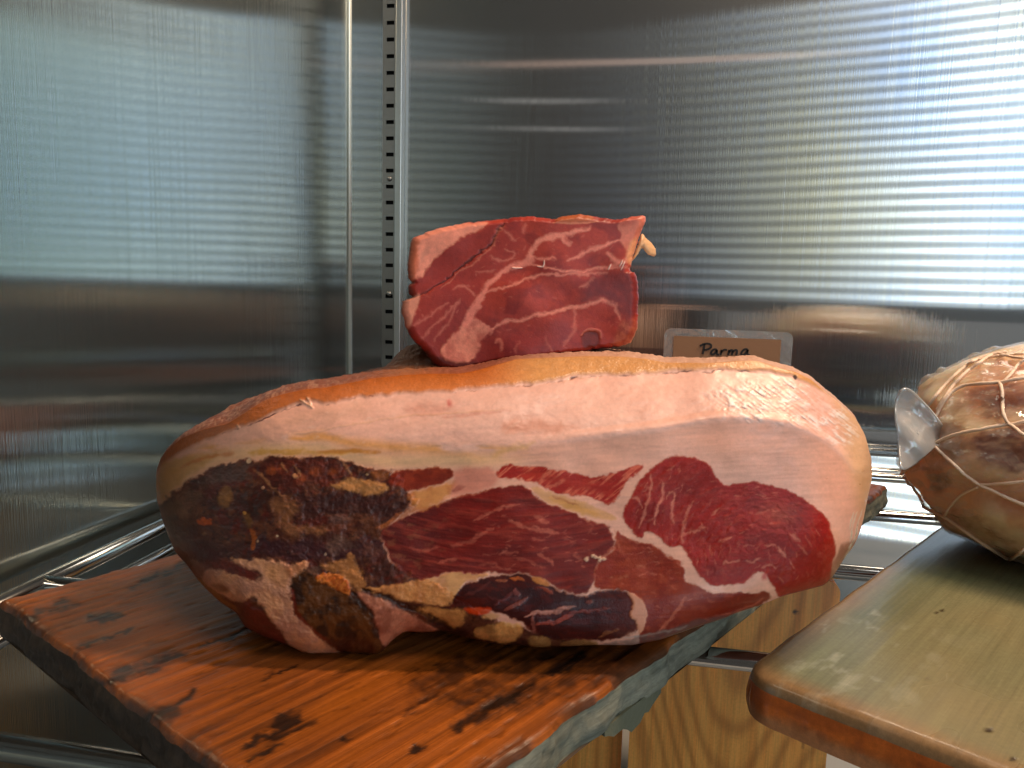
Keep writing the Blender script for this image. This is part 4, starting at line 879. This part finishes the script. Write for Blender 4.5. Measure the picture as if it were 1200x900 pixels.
pc.poly([(494, 296), (503, 286), (500, 300), (494, 312)], (180, 128, 112), 3, 3, .5)
pc.stroke([(592, 258), (583, 274), (572, 288), (556, 301), (539, 315), (524, 326), (510, 335), (492, 347)], 2.4, (66, 18, 16), .8, 2.5, 1.0, d=-.0014)
pc.stroke([(590, 264), (572, 293), (545, 316), (516, 338)], 2.0, (214, 128, 104), .5, 3, 1)
pc.poly([(474, 340), (488, 336), (492, 346), (482, 350), (476, 348)], (120, 48, 30), 2, 2, .8)
pc.poly([(466, 353), (485, 347), (495, 344), (489, 358), (484, 374), (480, 388), (474, 380)], (226, 152, 126), 2, 2, .97)
pc.poly([(511, 414), (530, 428), (551, 426), (561, 410), (567, 396), (582, 385), (570, 380), (556, 374), (542, 380), (530, 394)], f_, 2, 3, .97, .4, .0003, mottle=.2, msc=12, mcol=(206, 116, 100))
pc.poly([(540, 384), (551, 362), (559, 346), (566, 334), (581, 320), (596, 312), (611, 304), (617, 296), (625, 298), (626, 308), (606, 315), (590, 321), (575, 332), (568, 344), (561, 362), (556, 380)], (232, 138, 120), 2, 3, .95)
for pts, w, a in (([(619, 302), (624, 290), (632, 281), (645, 278), (656, 277), (666, 272), (676, 269), (694, 267)], 4.6, .85), ([(578, 385), (594, 378), (608, 374), (630, 370), (650, 366), (666, 362), (680, 359), (700, 354), (716, 352), (724, 357), (726, 366), (728, 376)], 3.4, .85), ([(566, 344), (586, 338), (608, 331), (622, 326), (635, 321), (660, 323), (690, 321), (712, 321)], 2.4, .75),
                   ([(622, 309), (634, 312), (647, 315), (664, 318), (677, 319), (690, 317), (701, 315), (722, 314), (736, 313)], 2.2, .8), ([(665, 303), (682, 298), (698, 290), (712, 286), (728, 282)], 3, .8), ([(656, 277), (662, 281), (668, 285)], 3.4, .7), ([(712, 297), (722, 303), (730, 308)], 4, .7), ([(716, 312), (724, 308), (734, 305)], 4, .6), ([(622, 300), (640, 303), (654, 302)], 2.4, .6),
                   ([(673, 359), (676, 376), (672, 392), (660, 405)], 2.2, .45), ([(640, 394), (642, 408), (644, 416)], 2, .4), ([(606, 398), (604, 412)], 2, .35), ([(480, 384), (494, 374), (512, 364), (526, 356)], 1.8, .4), ([(496, 396), (506, 380), (522, 370), (536, 356)], 1.8, .4), ([(508, 400), (514, 388), (524, 380)], 1.8, .4), ([(530, 340), (542, 336), (552, 342), (556, 346)], 1.8, .45), ([(590, 270), (598, 278), (604, 284)], 1.8, .4), ([(576, 300), (582, 306), (596, 306), (604, 296), (592, 292)], 2, .45),
                   ([(616, 262), (614, 274)], 1.8, .35), ([(580, 402), (584, 396), (588, 402), (586, 412)], 2, .5), ([(678, 338), (688, 334), (697, 326)], 3, .5), ([(525, 378), (532, 366), (540, 352)], 2, .35), ([(560, 320), (580, 316)], 1.6, .35)):
    pc.stroke(pts, w*1.35, (236, 146, 126), min(1, a*1.05), 3, 2.0)
for _ in range(120):
    fx = rs.uniform(485, 735); fy = rs.uniform(262, 418); pc.stroke([(fx, fy), (fx+rs.uniform(-3, 6), fy+rs.uniform(-4, 3))], rs.uniform(.8, 1.8), (206, 116, 102), rs.uniform(.15, .4), 2, .8)
pc.poly([(704, 322), (745, 318), (751, 335), (750, 374), (731, 376), (726, 358), (716, 351), (690, 354), (674, 356), (684, 338), (692, 328)], (96, 30, 36), 6, 4, .85)
pc.poly([(722, 262), (735, 255), (759, 250), (757, 262), (750, 276), (745, 294), (738, 310), (728, 306), (736, 296), (726, 285), (728, 272)], (214, 126, 104), 2, 2, .95, .4)
pc.poly([(724, 258), (756, 251), (748, 258), (730, 266)], (176, 70, 54), 2.5, 2, .7)
pc.poly([(731, 300), (740, 280), (748, 275), (744, 300), (739, 312)], (220, 158, 112), 2.5, 2, .8)
pc.poly([(727, 378), (748, 373), (749, 394), (736, 406), (716, 408), (722, 396)], (142, 64, 46), 3, 3, .85, mottle=.2, msc=5, mcol=(182, 104, 76))
pc.stroke([(749, 374), (748, 388), (738, 404)], 3, (222, 160, 126), .7, 1, 1)
pc.poly([(681, 393), (689, 386), (702, 387), (705, 404), (690, 408), (680, 406)], (66, 20, 18), 2, 2, .8, d=-.0012)
pc.stroke([(680, 394), (688, 386), (702, 386), (705, 396)], 2.6, (196, 112, 96), .85, 1.5, 1, d=.0008)
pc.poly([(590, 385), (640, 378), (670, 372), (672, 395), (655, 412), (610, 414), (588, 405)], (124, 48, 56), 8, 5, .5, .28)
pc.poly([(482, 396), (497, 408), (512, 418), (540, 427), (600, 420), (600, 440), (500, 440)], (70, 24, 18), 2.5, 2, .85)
pc.poly([(649, 258), (662, 252), (678, 249), (693, 252), (700, 258), (680, 261), (660, 262)], (176, 100, 54), 2, 2, .9)
pc.stroke([(648, 261), (670, 262), (702, 260)], 2, (216, 140, 108), .7, 1, 1)
for pts in ([(600, 314), (612, 314)], [(629, 312), (637, 313), (638, 305)], [(713, 316), (716, 310)], [(728, 316), (732, 306)], [(726, 312), (730, 305)]): pc.stroke(pts, 1.6, (240, 216, 204), .9, .8, .7, .3, .0012)
pc.c *= (.94+.12*fbm(x_/2.4, y_/2.4, 2, 212))[:, None]*np.array([1.0, .86, .80])
rimd = np.clip((tt-.93)/.07, 0, 1)
DP0 = D0+.064
DPx = DP0+.0035*(fbm(PXs/90, PYs/70, 2, 220)-.5)*2+.006*(1-np.sqrt(1-rimd**2))[None, :]-pc.d.reshape(PXs.shape)+.010*(PXs-612)/140*.6
VF = ray(PXs, PYs)*DPx[..., None]
# sides going back
ND = 40; s = np.linspace(0, 1, ND+1)[1:]
Ds = DPx[:, -1:]+.10*s[None, :]
sc_ = 1+.012*np.sin(math.pi*s)[None, :]-.16*s[None, :]**3
lump = 1+.03*(fbm(np.repeat(np.arange(560)[:, None]/22., ND, 1), np.repeat(s[None]*5, 560, 0), 3, 230)-.5)*sst(0, .1, s)[None, :]
# keep the true size while receding: same metric offsets from the centre line
base_z = VF[:, -1]; cen3 = ray(np.array(612.), np.array(338.))*DP0
off = base_z-cen3; bk = np.array([CF[0], CF[1], 0]); bk /= np.linalg.norm(bk)
off_p = off-(off@bk)[:, None]*bk
VS = (cen3+bk*(off@bk)[:, None])[:, None]+off_p[:, None]*(sc_*lump)[..., None]+(bk*.10)[None, None]*s[None, :, None]
cc = VS[:, -1].mean(0)
NO = 560
AllP = np.concatenate([VF, VS], 1); NAp = AllP.shape[1]
VP = AllP.reshape(-1, 3)
idx = np.arange(NO*NAp).reshape(NO, NAp); nx = np.roll(idx, -1, 0)
FP = np.stack([idx[:, :-1], idx[:, 1:], nx[:, 1:], nx[:, :-1]], -1).reshape(-1, 4)
colP = np.zeros((NO, NAp, 3)); colP[:, :NR] = pc.c.reshape(NO, NR, 3); rP = np.full((NO, NAp), .45); rP[:, :NR] = pc.r.reshape(NO, NR)
sn = fbm(np.repeat(np.arange(560)[:, None]/14., ND, 1), np.repeat(s[None]*9, 560, 0), 4, 231)[..., None]
colP[:, NR:] = lin((146, 76, 42))*(1-sn)+lin((96, 40, 26))*sn
k_ = sst(0, .05, s)[None, :, None]; colP[:, NR:] = colP[:, NR-1:NR]*.8*(1-k_)+colP[:, NR:]*k_
nrm = np.cross(VP[FP[:, 2]]-VP[FP[:, 0]], VP[FP[:, 3]]-VP[FP[:, 1]]); NP_ = np.zeros_like(VP)
for k in range(4): np.add.at(NP_, FP[:, k], nrm)
NP_ /= np.maximum(np.linalg.norm(NP_, axis=1, keepdims=True), 1e-12)
mi = 100*NAp+60
if np.dot(NP_[mi], -VP[mi]) < 0: NP_ = -NP_; FP = FP[:, ::-1].copy()
fcl = np.where((FP % NAp).max(1) < NR, 0, 1)
piece = thing('ham_piece', tuple(cen3+bk*.05-np.array([0, 0, .05])), 'small cut ham piece with marbled red face lying on top of the large ham', 'ham')
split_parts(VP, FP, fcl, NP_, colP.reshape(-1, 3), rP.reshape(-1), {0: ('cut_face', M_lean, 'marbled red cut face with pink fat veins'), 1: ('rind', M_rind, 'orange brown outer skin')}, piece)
# closed back of the piece
ring = [tuple(p) for p in VS[::4, -1]]; nr_ = len(ring)
mesh_obj('back_face', ring+[tuple(cc+bk*.004)], [(i, (i+1) % nr_, nr_) for i in range(nr_)], mat('piece_back', (110, 44, 36), .5), piece)
# ragged flap of fat at its upper right corner
fl = [(738, 309), (744, 297), (749, 282), (752, 272), (757, 279), (763, 284), (768, 290), (769.5, 300), (762, 300), (757, 296), (752, 288), (747, 296), (742, 305)]
fl = resample(chaikin(np.array(fl, float), 2), 60); fl += (np.stack([fbm(fl[:, 0]/2, fl[:, 1]/2, 2, 5), fbm(fl[:, 0]/2, fl[:, 1]/2, 2, 6)], 1)-.5)*1.6
fc = fl.mean(0)
v = []; f = []
for j, (dd, sc2) in enumerate(((.0, .6), (.0012, 1.0), (.0045, 1.0), (.006, .6))):
    for p in fl:
        q2 = fc+(p-fc)*sc2; cur = .010*((q2[0]-738)/30)**2
        v.append(ray(np.array(q2[0]), np.array(q2[1]))*(DP0+.011+dd+cur*.6))
n = len(fl)
for j in range(3):
    for i in range(n): f.append((j*n+i, j*n+(i+1) % n, (j+1)*n+(i+1) % n, (j+1)*n+i))
f.append(tuple(range(n-1, -1, -1))); f.append(tuple(3*n+i for i in range(n)))
M_flap = mat('flap_fat', (218, 164, 116), .4); add_bump(M_flap, 500, .4, .001)
o = mesh_obj('fat_flap', v, f, M_flap, piece, True); o['label'] = 'ragged pale fat scrap at the corner'

# ------------------------------------------------------------------ the name card behind the ham
yc_ = .665
tl = ony(779, 386, yc_); tr = ony(930, 388, yc_)
cw = float(np.linalg.norm(tr-tl)); zt_ = float((tl[2]+tr[2])/2); zb_ = ZT+.001
xdir = (tr-tl)/cw; xdir[2] = 0; xdir /= np.linalg.norm(xdir)
card = thing('name_card', ((tl[0]+tr[0])/2, yc_, zb_), 'brown laminated card handwritten Parma standing behind the ham', 'sign')
nd_ = np.array([xdir[1], -xdir[0], 0.])
def rrect(x0, x1, z0, z1, r, n=8):
    out = []
    for cx, cz, a0 in ((x1-r, z0+r, -90), (x1-r, z1-r, 0), (x0+r, z1-r, 90), (x0+r, z0+r, 180)):
        for k in range(n+1):
            a = R_(a0+90*k/n); out.append((cx+r*math.cos(a), cz+r*math.sin(a)))
    return out
def slab(name, pts, d0, d1, m, parent):
    o_ = np.array([tl[0], tl[1], 0.]); n = len(pts); v = []
    for d in (d0, d1):
        for (a, z) in pts: p = o_+xdir*a+nd_*d; v.append((p[0], p[1], z))
    f = [tuple(range(n)), tuple(range(2*n-1, n-1, -1))]+[(i, n+i, n+(i+1) % n, (i+1) % n) for i in range(n)]
    o = mesh_obj(name, v, f, m, parent, False); return o
def film_mat(name, tint, fac, rough, diff=0.):
    m = bpy.data.materials.new(name); m.use_nodes = True; nt = m.node_tree; n = nt.nodes; L = nt.links
    n.remove(n['Principled BSDF']); out = n['Material Output']
    tr_ = n.new('ShaderNodeBsdfTransparent'); tr_.inputs[0].default_value = tint
    gl = n.new('ShaderNodeBsdfGlossy'); gl.inputs['Roughness'].default_value = rough; gl.inputs[0].default_value = (.95, .95, .95, 1)
    lw = n.new('ShaderNodeLayerWeight'); lw.inputs[0].default_value = .35
    mr = n.new('ShaderNodeMapRange'); L.new(lw.outputs['Facing'], mr.inputs[0]); mr.inputs[3].default_value = fac; mr.inputs[4].default_value = min(1, fac*3+.25)
    mx = n.new('ShaderNodeMixShader'); L.new(mr.outputs[0], mx.inputs[0]); L.new(tr_.outputs[0], mx.inputs[1]); L.new(gl.outputs[0], mx.inputs[2])
    last = mx
    if diff:
        df = n.new('ShaderNodeBsdfDiffuse'); df.inputs[0].default_value = (.78, .80, .80, 1); tl_ = n.new('ShaderNodeBsdfTranslucent'); tl_.inputs[0].default_value = (.8, .82, .84, 1)
        ad = n.new('ShaderNodeMixShader'); ad.inputs[0].default_value = .35; L.new(df.outputs[0], ad.inputs[1]); L.new(tl_.outputs[0], ad.inputs[2])
        m2 = n.new('ShaderNodeMixShader'); m2.inputs[0].default_value = diff; L.new(mx.outputs[0], m2.inputs[1]); L.new(ad.outputs[0], m2.inputs[2]); last = m2
    tc = n.new('ShaderNodeTexCoord'); nz = n.new('ShaderNodeTexNoise'); nz.inputs['Scale'].default_value = 55; nz.inputs['Detail'].default_value = 3; nz.inputs['Distortion'].default_value = 1.2
    bp = n.new('ShaderNodeBump'); bp.inputs['Strength'].default_value = .55; bp.inputs['Distance'].default_value = .004
    L.new(tc.outputs['Object'], nz.inputs[0]); L.new(nz.outputs[0], bp.inputs['Height']); L.new(bp.outputs[0], gl.inputs['Normal'])
    L.new(last.outputs[0], out.inputs[0]); return m
M_lam = film_mat('laminate', (.93, .94, .94, 1), .10, .12, .22)
M_kraft = mat('kraft_card', (150, 112, 82), .75); add_bump(M_kraft, 300, .2, .0006)
M_ink = mat('marker_ink', (28, 26, 26), .5)
slab('laminate_sleeve', rrect(0, cw, zb_, zt_, .006), -.0012, 0.0, M_lam, card)
mg = cw*.085
slab('kraft_insert', rrect(mg*.9, cw-mg*1.05, zb_+.006, zt_-.0062, .0006, 2), .0003, .0008, M_kraft, card)
# lettering: marker strokes as thin ribbons
o0 = np.array([tl[0], tl[1], 0.])
def card_pt(X4, Y4):
    px, py = 780+X4/4.736, 400+Y4/4.736; r = ray(np.array(px), np.array(py)); t = (o0@nd_)/(r@nd_); p = r*t; return np.array([(p-o0)@xdir, p[2]])
LET = [[(216, 14), (212, 40), (205, 70)], [(190, 26), (210, 14), (236, 11), (254, 20), (252, 34), (236, 44), (212, 48)],
       [(284, 46), (270, 42), (256, 52), (250, 66), (258, 75), (272, 68), (282, 52), (286, 46), (282, 64), (286, 74), (296, 73)],
       [(310, 46), (308, 60), (304, 75)], [(307, 62), (316, 50), (328, 45), (340, 48)],
       [(352, 46), (350, 60), (346, 76)], [(350, 62), (360, 48), (370, 47), (371, 58), (366, 76)], [(370, 62), (382, 48), (394, 47), (396, 58), (391, 77)],
       [(454, 44), (438, 42), (424, 54), (417, 68), (426, 78), (442, 68), (454, 50), (457, 44), (452, 64), (456, 76), (468, 75)]]
v = []; f = []
for st in LET:
    pp = chaikin(np.array([card_pt(*p) for p in st]), 2, False); w = .00105; base = len(v); n = len(pp)
    for d in (.0009, .0013):
        for k in range(n):
            t = pp[min(k+1, n-1)]-pp[max(k-1, 0)]; t /= np.linalg.norm(t)+1e-9; nn = np.array([-t[1], t[0]]); ww = w*(.8+.2*math.sin(3.1*k))
            for sgn in (-1, 1):
                a = pp[k]+nn*ww*sgn; p3 = o0+xdir*a[0]+nd_*d; v.append((p3[0], p3[1], a[1]))
    for k in range(n-1):
        a = base+2*k; b = a+2*n
        f += [(b, b+1, b+3, b+2), (a, a+2, b+2, b), (a+1, b+1, b+3, a+3)]
mesh_obj('lettering', v, f, M_ink, card, False)

# ------------------------------------------------------------------ netted ham in film on the right board
bc = np.array([.334, .600, 0.]); rad = np.array([.152, .112, .082]); zc = ZT+.001+.076
pk = thing("packed_ham", (bc[0], bc[1], ZT+.001), 'vacuum packed ham in clear film and string net on the olive brown board', 'packed ham')
nu, nv = 240, 160
th_, ph_ = np.meshgrid(np.linspace(0, 2*math.pi, nu, endpoint=False), np.linspace(-math.pi/2, math.pi/2, nv), indexing='ij')
def sup(c, e): return np.sign(c)*np.abs(c)**e
ex = sup(np.cos(ph_), .85)*sup(np.cos(th_), .9); ey = sup(np.cos(ph_), .85)*sup(np.sin(th_), .95); ez = sup(np.sin(ph_), .9)
lump = 1+.07*(fbm(th_*1.6+4, ph_*2.2+9, 3, 300)-.5)*2*np.cos(ph_)+.012*(fbm(ex*9, ez*9+ey*5, 3, 301)-.5)*2*np.cos(ph_)
BX = np.stack([bc[0]+rad[0]*ex*lump, bc[1]+rad[1]*ey*lump, zc+rad[2]*ez*lump], -1)
BX[..., 2] = np.maximum(BX[..., 2], ZT+.0012)
idx = np.arange(nu*nv).reshape(nu, nv); nx = np.roll(idx, -1, 0)
FB = np.stack([idx[:, :-1], nx[:, :-1], nx[:, 1:], idx[:, 1:]], -1).reshape(-1, 4)
bv = BX.reshape(-1, 3); qpx, qpy = proj(bv)
pb = Paint(qpx, qpy, (255, 226, 192), .45)
nn = fbm(qpx/30, qpy/20, 4, 310); pb.c = pb.c*(1-nn[:, None]*.5)+lin((240, 186, 140))*nn[:, None]*.5
pb.poly([(1130, 445), (1165, 425), (1210, 420), (1260, 440), (1260, 500), (1190, 490), (1150, 500), (1135, 480)], (196, 128, 98), 7, 6, .75, mottle=.2, msc=20, mcol=(232, 170, 118))
pb.poly([(1135, 515), (1160, 505), (1200, 495), (1270, 490), (1280, 540), (1230, 560), (1180, 552), (1145, 540)], (116, 42, 42), 5, 6, .9, mottle=.2, msc=16, mcol=(136, 62, 52))
pb.poly([(1148, 460), (1170, 445), (1200, 445), (1230, 470), (1190, 490), (1150, 492)], (140, 68, 54), 6, 5, .7)
pb.poly([(1115, 470), (1130, 475), (1140, 495), (1126, 510), (1114, 500)], (180, 124, 66), 5, 5, .75)
pb.poly([(1080, 545), (1110, 548), (1122, 565), (1100, 580), (1085, 565)], (130, 80, 56), 6, 5, .75)
pb.poly([(1160, 575), (1220, 562), (1280, 580), (1240, 630), (1180, 620)], (214, 134, 78), 10, 6, .8)
pb.poly([(1100, 490), (1135, 505), (1140, 535), (1100, 540), (1075, 520)], (170, 128, 84), 7, 6, .7)
pb.stroke([(1120, 600), (1150, 620), (1190, 645)], 16, (196, 138, 98), .7, 6, 6)
pb.stroke([(1145, 498), (1180, 488), (1230, 470)], 14, (240, 200, 160), .8, 6, 4)
M_pack = painted('packed_meat', ((900, .2, .0005),), .4, 0, .06); bq = P(M_pack)
bq.inputs['Subsurface Weight'].default_value = .75; bq.inputs['Subsurface Radius'].default_value = (1.0, .62, .42); bq.inputs['Subsurface Scale'].default_value = .045
mesh_obj('ham_body', bv, FB, M_pack, pk, True, pb.c, pb.r)
# clear film shell, a little proud, with creases
cr = .0016+.0028*sst(.55, .8, fbm(th_*5+2*ph_, ph_*9-3*th_*.2, 4, 320))
nb = np.stack([ex/rad[0], ey/rad[1], ez/rad[2]], -1); nb /= np.maximum(np.linalg.norm(nb, axis=-1, keepdims=True), 1e-9)
FS = BX+nb*cr[..., None]; FS[..., 2] = np.maximum(FS[..., 2], ZT+.0011)
M_film = film_mat('clear_film', (.95, .95, .93, 1), .05, .08, .10)
mesh_obj('plastic_film', FS.reshape(-1, 3), FB, M_film, pk, True)
bvh = BVHTree.FromPolygons([tuple(p) for p in FS.reshape(-1, 3)], [tuple(map(int, q_)) for q_ in FB])
M_cord = mat('net_cord', (240, 214, 192), .6); add_bump(M_cord, 900, .5, .001)
def cord_px(pts, r=.0016):
    pp = chaikin(np.array(pts, float), 3, False); out = []
    for k, (x, y) in enumerate(resample_open(pp, 40)):
        d = Vector(ray(np.array(x), np.array(y))).normalized(); h = bvh.ray_cast(Vector((0, 0, 0)), d)
        if h[0] is None:
            loc, nrm, _, dist = bvh.find_nearest(d*.66)
            if dist is None or dist > .02: continue
            h = (loc, nrm)
        nv_ = h[1] if h[1].dot(d) < 0 else -h[1]
        out.append(h[0]+nv_*r*.6)
    if len(out) > 3: tube('net_cord', out, r, M_cord, pk, 8, rad=[r*(.85+.3*rs.random()) for _ in out])
def resample_open(p, n):
    d = np.r_[0, np.cumsum(np.hypot(*np.diff(p, axis=0).T))]; t = np.linspace(0, d[-1], n)
    return np.stack([np.interp(t, d, p[:, 0]), np.interp(t, d, p[:, 1])], 1)
CORDS = [[(1055, 556), (1075, 538), (1094, 520), (1118, 509), (1150, 503), (1183, 498), (1225, 488), (1290, 480)],
         [(1094, 520), (1108, 535), (1124, 550), (1146, 568), (1170, 578), (1200, 592), (1240, 605)],
         [(1094, 518), (1093, 500), (1100, 482), (1112, 462), (1128, 452), (1150, 450), (1172, 449), (1200, 443), (1240, 440)],
         [(1172, 449), (1176, 462), (1174, 480), (1180, 495), (1196, 508), (1230, 528), (1260, 560)],
         [(1174, 450), (1186, 438), (1194, 426), (1210, 416)], [(1098, 482), (1110, 462), (1128, 440), (1150, 424), (1164, 416)], [(1086, 478), (1104, 456), (1124, 436), (1146, 420), (1180, 413)],
         [(1147, 568), (1175, 567), (1204, 564), (1250, 552)], [(1147, 570), (1128, 578), (1116, 590), (1107, 604)], [(1056, 560), (1066, 582), (1086, 596), (1107, 604), (1135, 625), (1165, 645), (1195, 662), (1230, 676)],
         [(1240, 605), (1215, 630), (1190, 652), (1182, 657)], [(1168, 414), (1190, 420), (1215, 421), (1250, 430)], [(1140, 424), (1165, 418), (1200, 415)]]
for c in CORDS: cord_px(c, .00115 if len(c) > 4 else .00095)
# cords on the far side and top of the pack so that the net goes all round
for k in range(7):
    a0 = -1.2+k*.62; pts = []
    for j in range(26):
        ph = -1.2+2.4*j/25; t_ = a0+.35*math.sin(4*ph+k)
        i_ = int((t_ % (2*math.pi))/(2*math.pi)*nu) % nu; j_ = int((ph+math.pi/2)/math.pi*(nv-1)); pts.append(Vector(FS[i_, j_])+Vector(nb[i_, j_])*.001)
    if k in (0, 1, 2): tube('net_cord', pts, .0014, M_cord, pk, 8)
# stiff corner of the bag sticking up at the left end
FLP = [(1058, 455), (1066, 456), (1078, 467), (1092, 482), (1104, 498), (1114, 510), (1100, 520), (1084, 535), (1068, 548), (1056, 552), (1054, 530), (1052, 508), (1049, 480), (1052, 464)]
fl = resample(chaikin(np.array(FLP, float), 2), 90); fc = np.array([1076., 508.])
NRr = 14; v = []; f = []
n = len(fl)
dl = lambda x, y: .520+.020*np.clip((x-1060)/55, -1, 1)-.012*((y-455)/95)**2+.005*math.sin((x+y)*.05)+.003*math.sin((x-y)*.11)
for j in range(NRr+1):
    t = j/NRr
    for p in fl:
        q2 = fc+(p-fc)*t; v.append(ray(np.array(q2[0]), np.array(q2[1]))*dl(*q2))
for j in range(NRr):
    for i in range(n): f.append((j*n+i, j*n+(i+1) % n, (j+1)*n+(i+1) % n, (j+1)*n+i))
M_bag = film_mat('bag_corner', (.88, .93, .99, 1), .12, .10, .30)
o = mesh_obj('bag_corner', v, f, M_bag, pk, True); o['label'] = 'stiff translucent corner of the film bag'
md = o.modifiers.new('thick', 'SOLIDIFY'); md.thickness = .0011
ed_ = [v[NRr*n+i] for i in range(n)]; ed_ = ed_[-3:]+ed_[:30]
tube('welded_edge', ed_, .0007, film_mat('weld', (.95, .96, .97, 1), .2, .15, .5), o, 8)
